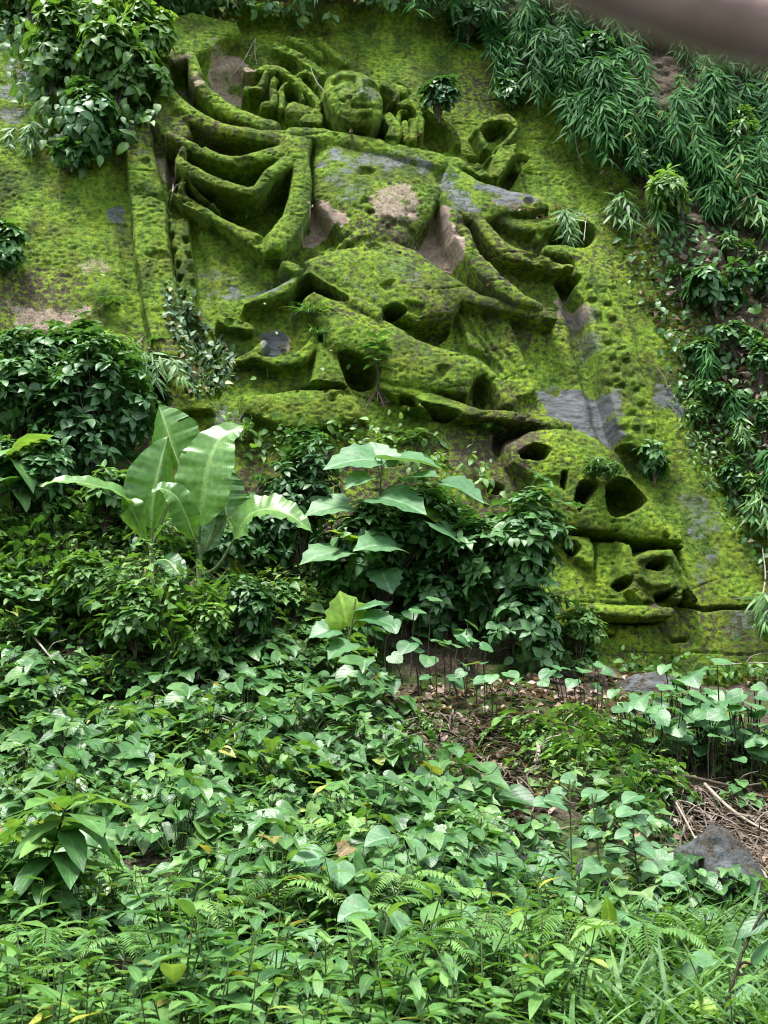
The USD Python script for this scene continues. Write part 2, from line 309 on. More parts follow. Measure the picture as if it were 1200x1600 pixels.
limb("arm#7", .40, [(770, 330, 9), (815, 350, 17), (862, 348, 14)], edge=8, dome=.1)
limb("arm#7", .30, [(848, 352, 10), (842, 370, 10)], edge=6)
pit(.50, [(862, 368), (884, 346), (914, 350), (928, 372), (910, 388), (872, 380)], edge=7)
limb("arm#7", .34, [(856, 388, 9), (884, 391, 14), (914, 402, 12)], edge=6, dome=.1)
limb("arm#8", .50, [(738, 322, 12), (762, 362, 15), (795, 392, 15), (845, 405, 13), (892, 418, 12)], dome=.12)
limb("arm#9", .56, [(702, 305, 17), (718, 350, 20), (742, 396, 22), (778, 437, 20), (815, 463, 17), (846, 474, 11)], dome=.16, edge=8)
poly("bead_row#2", .30, [(900, 444), (915, 436), (934, 446), (936, 462), (920, 470), (904, 460)], smooth=True, edge=6)
pit(.30, [(872, 432), (888, 428), (905, 436), (895, 452), (880, 446)], edge=5)
# ---- lower body
poly("sash", .12, [(712, 486), (790, 488), (806, 520), (840, 612), (800, 622), (768, 560), (732, 540)], edge=6)
for k in range(3): press(-.05, [(722 + k * 16, 488), (748 + k * 15, 530), (790 + k * 13, 590)], 2.2, .12)
poly("skirt", .48, [(470, 405), (500, 390), (540, 372), (577, 358), (614, 370), (652, 386), (702, 420), (757, 453), (802, 467), (845, 478), (866, 480), (872, 502), (842, 500), (792, 484), (724, 470), (714, 486), (692, 500), (642, 497), (592, 482), (560, 468), (520, 445), (482, 425)], edge=9, dome=.16, domer=50)
poly("skirt", .50, [(838, 478), (868, 480), (872, 502), (846, 500)], edge=5)
limb("skirt", .50, [(533, 378, 5), (556, 366, 5), (580, 361, 4)], edge=4)
for q in ([(598, 488), (612, 483), (632, 490), (626, 497), (610, 496)], [(654, 512), (668, 502), (700, 498), (704, 510), (688, 526), (668, 520)]):
    pit(.30, q, edge=6)
limb("skirt", .34, [(648, 500, 6), (672, 498, 7), (698, 492, 6)], edge=5)
poly("leg#1", .48, [(466, 420), (484, 424), (520, 448), (560, 473), (610, 495), (660, 525), (710, 541), (748, 551), (778, 575), (803, 598), (817, 622), (808, 638), (787, 632), (774, 602), (760, 584), (746, 592), (736, 616), (705, 614), (660, 606), (620, 600), (596, 588), (576, 562), (546, 546), (524, 552), (508, 536), (500, 508), (474, 474), (470, 450)], edge=9, dome=.20, domer=42)
limb("leg#1", .50, [(448, 412, 10), (470, 424, 9), (500, 440, 9), (540, 464, 9), (590, 488, 10)], edge=7, dome=.06)
pit(.35, [(466, 440), (476, 432), (500, 452), (520, 462), (540, 478), (520, 474), (490, 460), (470, 468), (462, 480)], smooth=False, edge=7)
limb("arm#10", .44, [(384, 474, 6), (410, 463, 11), (440, 450, 13), (464, 435, 10), (480, 426, 7)], edge=7, dome=.12)
limb("fragment#1", .26, [(343, 500, 7), (370, 506, 9), (392, 512, 7)], edge=5)
limb("fragment#2", .24, [(370, 561, 5), (395, 552, 8), (413, 536, 7)], edge=5)
limb("ornament", .32, [(400, 555, 6), (433, 563, 9), (466, 558, 11), (486, 542, 10), (494, 524, 7)], edge=5, dome=.06)
poly("leg#2", .36, [(496, 526), (530, 543), (536, 570), (546, 596), (563, 620), (574, 652), (520, 668), (440, 668), (378, 645), (374, 612), (430, 610), (480, 602), (492, 570)], edge=9, dome=.12, domer=30)
pit(.50, [(534, 566), (546, 558), (574, 566), (590, 582), (584, 598), (562, 600), (545, 588)], edge=7)
pit(.34, [(454, 608), (480, 598), (506, 600), (537, 604), (536, 609), (490, 611)], edge=4)
limb("foot", .34, [(600, 602, 9), (640, 613, 15), (690, 629, 12), (740, 641, 9)], edge=7, dome=.08)
limb("leg#3", .40, [(640, 626, 9), (720, 641, 9), (790, 648, 9), (850, 655, 11), (888, 664, 8)], edge=6, dome=.06)
for q in ([(624, 620), (642, 624), (650, 634), (634, 634)], [(744, 612), (752, 597), (762, 600), (767, 616), (760, 630), (748, 630)], [(655, 634), (690, 640), (716, 650), (690, 652)]):
    pit(.26, q, edge=5)
# ---- the crouching figure at the lower right
poly("lower_body", .44, [(796, 690), (830, 668), (870, 660), (905, 664), (945, 682), (970, 704), (991, 736), (1006, 760), (1036, 786), (1047, 804), (1075, 836), (1077, 848), (990, 841), (965, 834), (928, 830), (895, 825), (860, 821), (845, 790), (835, 745), (800, 722)], edge=9, dome=.18, domer=45)
for q in ([(899, 784), (901, 765), (912, 754), (933, 759), (926, 776), (908, 799)], [(947, 760), (965, 747), (986, 751), (1001, 767), (1012, 785), (990, 798), (962, 806), (950, 792)], [(813, 706), (834, 694), (857, 702), (852, 717), (820, 716)], [(782, 692), (788, 664), (830, 662), (842, 668), (802, 676), (791, 702)], [(770, 752), (782, 747), (796, 752), (794, 760), (774, 760)], [(878, 764), (879, 742), (885, 740), (884, 762)]):
    pit(.30, q, edge=4, at_h=.42)
poly("lower_panel", .14, [(934, 846), (964, 846), (970, 905), (985, 945), (940, 948), (932, 900)], edge=5)
stain(0, 1.2, [(934, 846), (964, 846), (970, 905), (985, 945), (940, 948), (932, 900)], edge=8, h=.14)
poly("fragment#3", .28, [(866, 830), (924, 838), (932, 858), (931, 892), (902, 872), (880, 852)], edge=6, dome=.08)
poly("lower_figure#1", .34, [(966, 842), (988, 850), (993, 870), (1006, 895), (1009, 916), (992, 902), (976, 911), (968, 890), (969, 868)], edge=6, dome=.1)
limb("lower_figure#1", .34, [(980, 908, 9), (1000, 921, 14), (1018, 944, 12), (1027, 952, 8)], edge=6, dome=.08)
poly("lower_figure#2", .40, [(992, 870), (1020, 856), (1056, 856), (1064, 872), (1072, 900), (1087, 925), (1101, 940), (1068, 942), (1050, 932), (1020, 932), (1005, 906), (995, 886)], edge=6, dome=.1)
for q in ([(928, 832), (966, 837), (964, 843), (934, 841)], [(994, 845), (1050, 847), (1076, 850), (1070, 853), (994, 858)], [(1008, 886), (1018, 877), (1038, 877), (1039, 888), (1027, 892)], [(1024, 930), (1040, 926), (1054, 923), (1050, 933), (1036, 937)], [(1054, 869), (1073, 857), (1072, 886), (1063, 882)], [(1065, 942), (1072, 919), (1086, 936), (1102, 945)], [(884, 850), (898, 846), (908, 856), (900, 866)], [(964, 915), (978, 902), (990, 908), (978, 922)]):
    pit(.26, q, edge=3.5, at_h=.34)
limb("lower_figure#2", .48, [(1004, 872, 4), (1024, 865, 5), (1050, 866, 5), (1064, 888, 4), (1076, 915, 4), (1092, 938, 3)], edge=4)
limb("lower_figure#2", .46, [(1003, 900, 4), (1022, 912, 5), (1046, 912, 4)], edge=4)
limb("plinth", .42, [(905, 950, 9), (960, 955, 10), (1010, 957, 11), (1048, 956, 10)], edge=6, dome=.06)
for q in ([(918, 966), (960, 969), (1020, 972), (1046, 970), (1030, 974), (980, 973)], [(935, 988), (965, 991), (966, 995), (936, 992)], [(1055, 999), (1086, 996), (1087, 1001), (1060, 1003)], [(1072, 944), (1110, 948), (1190, 946), (1190, 950), (1110, 953)]):
    pit(.14, q, edge=4, smooth=False)

# ---- stains: bare and wet stone where the moss has gone
for q in ([(474, 372), (484, 342), (500, 318), (532, 364), (505, 374)], [(650, 384), (686, 330), (718, 424), (700, 420)]): stain(2, 1.15, q, edge=8, h=0, smooth=False)
stain(2, .60, [(578, 315), (610, 298), (648, 312), (652, 350), (630, 366), (596, 350)], edge=26, h=.3)
stain(2, .62, [(328, 88), (360, 84), (394, 100), (392, 132), (350, 138), (330, 120)], edge=16, h=0)
stain(2, .55, [(262, 100), (292, 100), (322, 150), (300, 160), (268, 130)], edge=14, h=0); stain(2, .55, [(244, 245), (270, 250), (275, 282), (250, 275)], edge=14, h=0)
stain(2, .5, [(122, 405), (160, 400), (166, 420), (130, 424)], edge=16); stain(2, .58, [(0, 462), (60, 462), (125, 470), (118, 492), (20, 498)], edge=24); stain(2, .6, [(860, 445), (905, 458), (915, 500), (880, 480)], edge=20)
stain(2, .38, [(700, 680), (760, 690), (790, 700), (760, 730), (700, 720)], edge=24); stain(2, .55, [(860, 318), (800, 325), (770, 312), (860, 300)], edge=14, h=.5); stain(2, .6, [(400, 520), (450, 525), (455, 550), (410, 545)], edge=14)
for q, a, hh in (([(848, 614), (948, 617), (962, 690), (930, 686), (880, 660), (850, 640)], .88, 0), ([(1012, 606), (1068, 612), (1072, 640), (1020, 640)], .72, .1), ([(495, 238), (560, 236), (640, 246), (680, 262), (600, 268), (500, 262)], .56, .5),
              ([(690, 275), (720, 290), (760, 330), (720, 345), (695, 310)], .56, .5), ([(745, 285), (800, 296), (850, 306), (850, 322), (780, 318)], .66, .5), ([(172, 318), (198, 318), (200, 350), (178, 350)], .7, 0), ([(355, 440), (440, 436), (445, 460), (360, 470)], .58, 0),
              ([(500, 425), (560, 430), (600, 470), (540, 460)], .46, .45), ([(600, 395), (650, 410), (680, 450), (620, 440)], .42, .45), ([(516, 118), (554, 116), (552, 134), (520, 136)], .48, .76), ([(562, 124), (596, 128), (590, 148), (564, 154)], .5, .76),
              ([(410, 525), (440, 528), (445, 556), (412, 552)], 1.0, 0), ([(1060, 740), (1110, 750), (1130, 860), (1100, 930), (1070, 860)], .48, 0), ([(1120, 950), (1195, 960), (1195, 1010), (1130, 1000)], .5, 0), ([(890, 480), (925, 500), (930, 560), (900, 540)], .52, .05),
              ([(300, 420), (340, 400), (345, 480), (320, 500)], .46, 0), ([(200, 215), (230, 240), (228, 260), (205, 250)], .62, .1), ([(340, 640), (380, 640), (385, 690), (340, 690)], .5, 0), ([(0, 90), (40, 100), (50, 180), (0, 190)], .55, 0), ([(495, 268), (560, 268), (600, 300), (520, 310)], .5, .5)):
    stain(1, a, q, edge=34 if a < .9 else 9, h=hh)
H -= .09 * sstep((fbm(BASE * 2.4, 4, 55) - .635) * 9) * sstep((H - .15) / .2)          # chips and breaks in what stands proud
STAIN[..., 0] += .12 * sstep((480 - V0) / 200) * (1 - bk) * (1 - tp)
# ---- moss and weathering relief along the surface
gu = np.gradient(H, axis=0) / .0235; gv = np.gradient(H, axis=1) / .0235
flat = 1 / np.sqrt(1 + gu * gu + gv * gv)
mossy = np.clip(STAIN[..., 0] - STAIN[..., 1] * .9 - STAIN[..., 2] * .8, 0, 1)
pos = BASE + H[..., None] * n_
pa = np.stack([SS, TT * 1.0, H], -1)
H += (fbm(pa * 5.0, 4, 41) - .5) * .05 + ((fbm(pa * np.array([15, 22, 16]), 3, 43) - .5) * .075 + (fbm(pa * np.array([34, 44, 34]), 2, 45) - .5) * .035) * (.25 + .75 * mossy)
H += bk * (fbm(pa * 3.0, 4, 47) - .5) * .25
strata = np.abs(((TT * 1.0 + fbm(pa * .35, 3, 51) * 1.6) % .62) - .31)               # bedding lines of the sandstone
H -= .035 * sstep(1 - strata / .016) * sstep((noise(pa * .5, 52) - .45) * 5)
pos = BASE + H[..., None] * n_
# undersides overhang a little: the carving is undercut
pos = pos - np.clip(H, 0, 2)[..., None] * SHEAR * t_
nI, nJ = SS.shape
idx = np.arange(nI * nJ).reshape(nI, nJ)
quads = np.stack([idx[:-1, :-1], idx[1:, :-1], idx[1:, 1:], idx[:-1, 1:]], -1).reshape(-1, 4)
V = pos.reshape(-1, 3); NRM = np.zeros_like(V)
c = np.cross(V[quads[:, 2]] - V[quads[:, 0]], V[quads[:, 3]] - V[quads[:, 1]])
if (c.sum(0) @ n_) < 0: quads = quads[:, ::-1]; c = -c
for k in range(4): np.add.at(NRM, quads[:, k], c)
NRM = unit(NRM)
qp = PART.reshape(-1)[quads]; lab = np.sort(qp, 1)[:, 1]
ST = np.clip(STAIN, -.5, 1.5).reshape(-1, 3)
# the moss itself: small upright flakes that belong to the piece of rock they grow on
rf = np.random.default_rng(99); au, av = project(V)
okv = (au > -40) & (au < 1240) & (av > -40) & (av < 1090) & (rf.uniform(0, 1, len(V)) < .5 * np.clip(mossy.reshape(-1), 0, 1) ** 1.5)
FI = np.where(okv)[0]; nf = len(FI); fn = unit(NRM[FI] * 1.3 + rf.normal(0, .5, (nf, 3)) + [0, 0, .25]); fs = unit(np.cross(fn, rf.normal(0, 1, (nf, 3)))); fl = rf.uniform(.010, .028, nf)[:, None]
fb = V[FI] + rf.normal(0, .011, (nf, 3)) - NRM[FI] * .006
FV = np.stack([fb - fs * fl * .42, fb + fs * fl * .42, fb + fn * fl * .8 + fs * fl * rf.normal(0, .25, (nf, 1))], 1); FN = np.repeat(unit(NRM[FI] * 1.0 + fn * .40)[:, None], 3, 1); FST = np.repeat(ST[FI][:, None], 3, 1)
vl = np.zeros(len(V), np.int64); vl[quads.reshape(-1)] = np.repeat(lab, 4); FL = vl[FI]
def sub(parent, name, sel, li):
    q = quads[sel]; u, inv = np.unique(q, return_inverse=True); inv = inv.reshape(-1, 4); k = FL == li
    f3 = np.arange(k.sum() * 3).reshape(-1, 3) + len(u)
    f = np.vstack([inv[:, [0, 1, 2]], inv[:, [0, 2, 3]], f3])
    return put(parent, name, np.vstack([V[u], FV[k].reshape(-1, 3)]), f, ROCK, np.vstack([NRM[u], FN[k].reshape(-1, 3)]), {"stain": np.vstack([ST[u], FST[k].reshape(-1, 3)])})
cliff = sub("/World", "cliff", lab == 0, 0); tag(cliff, "steep mossy sandstone cliff face with bare brown and wet grey patches", "cliff", kind="structure")
carving = thing("rock_carving", "giant mossy many armed figure carved in relief into the sandstone cliff", "rock carving", (0, 0, 0))
for i, nm in enumerate(names):
    if i and (lab == i).any(): sub(P(carving), nm.split("#")[0], lab == i, i)

def cliff_hit(u, v):                              # point and normal of the built rock face nearest to where the photo shows (u, v)
    global _tree
    try: _tree
    except NameError:
        from scipy.spatial import cKDTree
        a, b = project(V); ok = (a > -200) & (a < 1400) & (b > -400) & (b < 1300)
        _tree = (cKDTree(np.stack([a[ok], b[ok]], 1)), np.where(ok)[0], np.linalg.norm(V[ok] - EYE, axis=1))
    t, ids, dist = _tree
    j = t.query([u, v], k=6)[1]; j = j[np.argmin(dist[j])]
    return V[ids[j]].astype(float), NRM[ids[j]]
# ------------------------------------------------------------------ ground, river, the far side of the gorge
def at(u, v, y): d = ray(u, v); return EYE + d * (y / d[1])
ctrl = []
for u in (-500, -150, 100, 350, 600, 850, 1100, 1350, 1700):
    l = np.clip((420 - u) / 420, 0, 1); r = np.clip((u - 850) / 350, 0, 1)
    ctrl += [(u, 1660, 4.6), (u, 1600, 5.4), (u, 1500, 7.0 - .3 * l), (u, 1420, 8.2 - .4 * l), (u, 1300, 9.8 - .5 * l + .3 * r)]
    ctrl += [(u, 1190 - 20 * l, 11.4 - .3 * l + .4 * r), (u, 1060 - 60 * l + 20 * r, 13.6 - .6 * l + .8 * r)]
ctrl += [(-400, 780, 14.0), (-100, 780, 14.0), (100, 800, 14.0), (300, 900, 13.6), (450, 930, 14.0), (600, 950, 14.4), (750, 985, 14.7), (900, 1030, 14.9), (60, 680, 15.2), (-300, 660, 15.2), (250, 740, 15.3), (400, 800, 15.3), (560, 850, 15.4),
         (1000, 1052, 15.6), (1150, 1060, 15.9), (1350, 1065, 16.2), (1600, 1065, 16.6)]
G = np.array([at(*c) for c in ctrl])
edge = [(x, y, z) for x in np.linspace(-16, 16, 9) for y, z in ((3.6, -.1), (2.6, -.7))]
G = np.vstack([G, edge])
_rbf = RBFInterpolator(G[:, :2], G[:, 2], kernel="linear", smoothing=.02)
gx, gy = np.arange(-15, 15.01, .11), np.arange(2.4, 19.5, .11)
GX, GY = np.meshgrid(gx, gy, indexing="ij")
GZ = _rbf(np.stack([GX.ravel(), GY.ravel()], 1)).reshape(GX.shape)
from scipy.ndimage import gaussian_filter
GZ = gaussian_filter(GZ, 3)
q = np.stack([GX, GY, GX * 0], -1)
GZ = GZ + (fbm(q * .8, 4, 61) - .5) * .55 + (fbm(q * 4, 3, 62) - .5) * .10
gv_ = np.stack([GX, GY, GZ], -1).reshape(-1, 3); gi = np.arange(len(gv_)).reshape(GX.shape)
gq = np.stack([gi[:-1, :-1], gi[1:, :-1], gi[1:, 1:], gi[:-1, 1:]], -1).reshape(-1, 4)
def ground_z(x, y):
    i = np.clip((np.asarray(x) - gx[0]) / .11, 0, len(gx) - 1.001); j = np.clip((np.asarray(y) - gy[0]) / .11, 0, len(gy) - 1.001)
    a, b = i.astype(int), j.astype(int); s, t = i - a, j - b
    return (GZ[a, b] * (1 - s) + GZ[a + 1, b] * s) * (1 - t) + (GZ[a, b + 1] * (1 - s) + GZ[a + 1, b + 1] * s) * t
def ground_hit(u, v):                             # where the ray through a photo point meets the ground
    d = ray(u, v); ys = np.linspace(3.5, 19, 1200); p = EYE + d * (ys / d[1])[:, None]
    under = p[:, 2] < ground_z(p[:, 0], p[:, 1])
    k = np.argmax(under) if under.any() else len(ys) - 1
    return p[k]
SOIL = usdkit.material(stage, "/World/Looks/forest_soil", {
    "g": ("geometry", {}), "n": ("noise_texture", {"scale": 3.0, "detail": 7.0, "roughness": 0.7}), "n2": ("noise_texture", {"scale": 26.0, "detail": 5.0, "roughness": 0.7}), "n3": ("noise_texture", {"scale": 1.1, "detail": 4.0}),
    "r": ("rgb_ramp", {"ramp": [(0.32, (0.022, 0.016, 0.011)), (0.5, (0.075, 0.056, 0.040)), (0.66, (0.16, 0.125, 0.095))]}),
    "gr": ("rgb_ramp", {"ramp": [(0.3, (0.015, 0.035, 0.008)), (0.7, (0.07, 0.12, 0.02))]}),
    "m": ("map_range", {"from_min": 0.46, "from_max": 0.6}), "mix": ("mix_color", {}), "b": ("bump", {"strength": 1.0, "distance": 0.06}), "p": ("principled_bsdf", {"roughness": 0.92, "specular_ior_level": 0.15})},
    [("g.position", "n.vector"), ("g.position", "n2.vector"), ("g.position", "n3.vector"), ("n2.fac", "r.fac"), ("n2.fac", "gr.fac"), ("n3.fac", "m.value"), ("m.result", "mix.fac"), ("r.color", "mix.a"), ("gr.color", "mix.b"), ("mix.result", "p.base_color"), ("n2.fac", "b.height"), ("b.normal", "p.normal")], surface="p.BSDF")
WATER = usdkit.material(stage, "/World/Looks/river_water", {
    "g": ("geometry", {}), "n": ("noise_texture", {"scale": 3.0, "detail": 3.0}), "b": ("bump", {"strength": 0.25, "distance": 0.05}), "p": ("principled_bsdf", {"base_color": (0.05, 0.055, 0.035), "roughness": 0.08})},
    [("g.position", "n.vector"), ("n.fac", "b.height"), ("b.normal", "p.normal")], surface="p.BSDF")
FAR = usdkit.material(stage, "/World/Looks/forest_slope", {
    "g": ("geometry", {}), "n": ("noise_texture", {"scale": 1.6, "detail": 8.0, "roughness": 0.7}), "r": ("rgb_ramp", {"ramp": [(0.35, (0.006, 0.014, 0.005)), (0.6, (0.035, 0.065, 0.016)), (0.75, (0.07, 0.11, 0.03))]}), "p": ("principled_bsdf", {"roughness": 0.9, "specular_ior_level": 0.1})},
    [("g.position", "n.vector"), ("n.fac", "r.fac"), ("r.color", "p.base_color")], surface="p.BSDF")
tag(put("/World", "ground", gv_, gq, SOIL, vnormals(gv_, gq)), "brown earth slope rising from the river bank to the foot of the cliff", "slope", kind="structure")
def sheet(x0, x1, nx, y0, y1, ny, zf):
    X, Y = np.meshgrid(np.linspace(x0, x1, nx), np.linspace(y0, y1, ny), indexing="ij"); v = np.stack([X, Y, zf(X, Y)], -1).reshape(-1, 3); i = np.arange(len(v)).reshape(nx, ny)
    return v, np.stack([i[:-1, :-1], i[1:, :-1], i[1:, 1:], i[:-1, 1:]], -1).reshape(-1, 4)
v, f = sheet(-400, 400, 3, -400, 400, 3, lambda x, y: x * 0 - .45)
tag(put("/World", "river", v, f, WATER), "brown river in front of the bank", "river", kind="structure")
def hz(x, y):
    p = np.stack([x, y, x * 0], -1)
    return -1.0 + 17 * sstep((-9 - y) / 16) + (fbm(p * .25, 4, 71) - .5) * 5 * sstep((-9 - y) / 6)
v, f = sheet(-90, 90, 120, -60, -8, 60, hz)
tag(put("/World", "hillside", v, f, FAR, vnormals(v, f)), "forested far side of the river gorge", "hillside", kind="structure")
# ------------------------------------------------------------------ leaves
def leaf_mat(name, dark, mid, light, rough=.40, trans=.22, spec=.5, vein=.25, wave=0.0):
    N = {"a": ("attribute", {"attribute": "lf"}), "s": ("separate_color", {}), "oi": ("object_info", {}), "g": ("geometry", {}),
         "ad": ("math", {"math_type": "multiply_add", "value2": .34}), "fr": ("math", {"math_type": "multiply_add", "value2": .66}),
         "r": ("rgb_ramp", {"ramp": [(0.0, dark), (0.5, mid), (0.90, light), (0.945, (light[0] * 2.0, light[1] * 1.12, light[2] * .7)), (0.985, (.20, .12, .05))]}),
         "rib": ("map_range", {"from_min": .02, "from_max": .13, "to_min": vein, "to_max": 0.0}), "ribc": ("mix_color", {"b": (light[0] * 1.7 + .02, light[1] * 1.45 + .02, light[2] * 1.7 + .02)}),
         "n": ("noise_texture", {"scale": 14.0, "detail": 3.0}), "nv": ("map_range", {"from_min": .3, "from_max": .7, "to_min": .72, "to_max": 1.22}), "mul": ("mix_color", {"blend_type": "multiply", "fac": 1.0, "use_clamp": False}), "cc": ("combine_color", {}),
         "p": ("principled_bsdf", {"roughness": rough, "specular_ior_level": spec}), "t": ("translucent_bsdf", {}), "mx": ("mix_closure", {"fac": trans}),
         "tc": ("mix_color", {"blend_type": "multiply", "fac": 1.0, "b": (1.5, 1.45, .55), "use_clamp": False})}
    L = [("a.color", "s.color"), ("oi.random", "ad.value1"), ("s.b", "fr.value1"), ("ad.value", "fr.value3"), ("fr.value", "r.fac"), ("s.r", "rib.value"), ("rib.result", "ribc.fac"), ("r.color", "ribc.a"),
         ("g.position", "n.vector"), ("n.fac", "nv.value"), ("nv.result", "cc.r"), ("nv.result", "cc.g"), ("nv.result", "cc.b"), ("ribc.result", "mul.a"), ("cc.color", "mul.b"),
         ("mul.result", "p.base_color"), ("mul.result", "tc.a"), ("tc.result", "t.color"), ("p.BSDF", "mx.closure1"), ("t.BSDF", "mx.closure2")]
    if not wave:
        N |= {"vm": ("math", {"math_type": "multiply_add", "value2": 16.0}), "ve": ("math", {"math_type": "multiply", "value2": -30.0}), "si": ("math", {"math_type": "sine"}), "nb": ("noise_texture", {"scale": 55.0, "detail": 3.0}), "hb": ("math", {"math_type": "multiply_add", "value2": .22}), "vb": ("bump", {"strength": .24, "distance": .008})}
        L += [("s.g", "ve.value1"), ("s.r", "vm.value1"), ("ve.value", "vm.value3"), ("vm.value", "si.value1"), ("g.position", "nb.vector"), ("si.value", "hb.value1"), ("nb.fac", "hb.value3"), ("hb.value", "vb.height"), ("vb.normal", "p.normal")]
    if wave:
        N |= {"vm": ("math", {"math_type": "multiply_add", "value2": wave * .55}), "ve": ("math", {"math_type": "multiply", "value2": wave}), "si": ("math", {"math_type": "sine"}), "vb": ("bump", {"strength": .12, "distance": .006})}
        L += [("s.g", "ve.value1"), ("s.r", "vm.value1"), ("ve.value", "vm.value3"), ("vm.value", "si.value1"), ("si.value", "vb.height"), ("vb.normal", "p.normal")]
    return usdkit.material(stage, f"/World/Looks/{name}", N, L, surface="mx.closure")
M_CREEP = leaf_mat("creeper_leaf", (.022, .078, .022), (.058, .155, .042), (.135, .255, .072), .42, .28)
M_FINE = leaf_mat("small_leaf", (.034, .100, .020), (.080, .190, .036), (.150, .280, .062), .5, .32)
M_HERB = leaf_mat("herb_leaf", (.032, .100, .024), (.085, .205, .043), (.165, .300, .075), .45, .3)
M_SHRUB = leaf_mat("glossy_shrub_leaf", (.018, .066, .016), (.050, .142, .038), (.125, .250, .078), .44, .24)
M_LIGHT = leaf_mat("light_shrub_leaf", (.045, .115, .024), (.105, .220, .048), (.190, .320, .085), .48, .36)
M_BAMBOO = leaf_mat("bamboo_leaf", (.010, .050, .012), (.026, .105, .022), (.070, .190, .044), .62, .3, spec=.16)
M_BANANA = leaf_mat("banana_leaf", (.060, .155, .028), (.095, .215, .045), (.125, .255, .060), .32, .35, vein=.8, wave=120.0)
M_BIG = leaf_mat("broad_leaf", (.055, .150, .056), (.090, .205, .084), (.135, .260, .115), .48, .28, vein=.6)
M_BRIGHT = leaf_mat("young_leaf", (.11, .22, .012), (.16, .29, .018), (.20, .34, .03), .45, .35, vein=.5)
M_TARO = leaf_mat("stalk_leaf", (.030, .110, .036), (.060, .165, .056), (.105, .225, .084), .46, .28, vein=.4)
M_FIG = leaf_mat("climbing_leaf", (.035, .085, .030), (.075, .150, .060), (.130, .215, .11), .5, .2)
M_GRASS = leaf_mat("grass_blade", (.030, .090, .018), (.065, .165, .034), (.130, .250, .065), .5, .3, vein=0)
M_DEAD = leaf_mat("dead_leaf", (.075, .050, .036), (.21, .150, .115), (.46, .37, .31), .8, .1, spec=.2, vein=.1)
M_STRAW = leaf_mat("dry_stalk", (.045, .034, .026), (.115, .090, .070), (.25, .205, .17), .85, .05, spec=.15, vein=0)
def plain(name, a, b, scale=20, rough=.7):
    return usdkit.material(stage, f"/World/Looks/{name}", {"g": ("geometry", {}), "n": ("noise_texture", {"scale": scale, "detail": 5.0}), "r": ("rgb_ramp", {"ramp": [(.3, a), (.7, b)]}), "b": ("bump", {"strength": .5, "distance": .02}), "p": ("principled_bsdf", {"roughness": rough, "specular_ior_level": .3})},
        [("g.position", "n.vector"), ("n.fac", "r.fac"), ("r.color", "p.base_color"), ("n.fac", "b.height"), ("b.normal", "p.normal")], surface="p.BSDF")
M_STEM = plain("green_stem", (.030, .055, .016), (.075, .115, .032)); M_WOOD = plain("twig_bark", (.035, .026, .018), (.10, .078, .055)); M_PALE = plain("pale_twig", (.15, .12, .09), (.36, .31, .25)); M_DARKSTEM = plain("dark_stalk", (.022, .018, .012), (.05, .04, .025))
M_STONE = plain("dark_rock", (.03, .032, .034), (.11, .112, .11), 7, .75)

def strip(prof, nl=6, nw=1, ext=(0, 1)):
    """A leaf blade: rows along the midrib; returns flat points, triangles and (across, along)."""
    ts = np.linspace(0, 1, nl + 1); xs = np.linspace(-1, 1, 2 * nw + 1); v, a = [], []
    for t in ts:
        w, y = prof(t)
        for x in xs: v.append((x * w, y + 0, 0)); a.append((abs(x), t))
    f = []; k = 2 * nw + 1
    for i in range(nl):
        for j in range(k - 1):
            p = i * k + j; f += [(p, p + 1, p + k + 1), (p, p + k + 1, p + k)]
    return np.array(v, float), np.array(f), np.array(a, float)
def fan(outline):
    o = np.array(outline, float); c = np.array([0, .16]); n = len(o); mid = c + (o - c) * .55
    v = np.vstack([[c], mid, o]); f = []
    for i in range(n):
        j = (i + 1) % n; f += [(0, 1 + i, 1 + j), (1 + i, 1 + n + i, 1 + n + j), (1 + i, 1 + n + j, 1 + j)]
    a = np.stack([np.minimum(np.abs(v[:, 0]) * 2.4, 1), np.clip(v[:, 1], 0, 1)], 1)
    return np.c_[v, np.zeros(len(v))], np.array(f), a
def sym(half): return half + [(-x, y) for x, y in half[::-1] if x > .005]
TEMPLATES = {
    "ovate": strip(lambda t: (.27 * math.sin(math.pi * min(1, t ** .75)) ** .9 + .004, t), 6, 1),
    "ellip": strip(lambda t: (.21 * math.sin(math.pi * t ** .9) + .004, t), 5, 1),
    "lance": strip(lambda t: (.125 * math.sin(math.pi * t ** .8) + .004, t), 6, 1),
    "bamboo": strip(lambda t: (.062 * math.sin(math.pi * min(1, t ** .6)) + .003, t), 5, 1),
    "grass": strip(lambda t: (.026 * (1 - t) ** .6 + .001, t), 5, 1),
    "heart": fan(sym([(0, -.02), (.14, -.11), (.30, -.07), (.40, .10), (.39, .30), (.30, .52), (.16, .76), (.05, .93), (0, 1.0)][::-1])),
    "lobed": fan(sym([(0, -.02), (.16, -.12), (.34, -.10), (.50, .04), (.42, .20), (.58, .40), (.40, .45), (.24, .56), (.20, .74), (.09, .90), (0, 1.02)][::-1])),
    "jagged": fan(sym([(0, 0), (.22, -.10), (.42, -.02), (.47, .16), (.53, .24), (.44, .36), (.47, .50), (.33, .58), (.32, .72), (.16, .82), (0, 1.0)][::-1])),
    "round": fan(sym([(0, .02), (.12, -.10), (.32, -.10), (.48, .08), (.52, .30), (.46, .54), (.32, .74), (.14, .90), (0, .97)][::-1])),
}
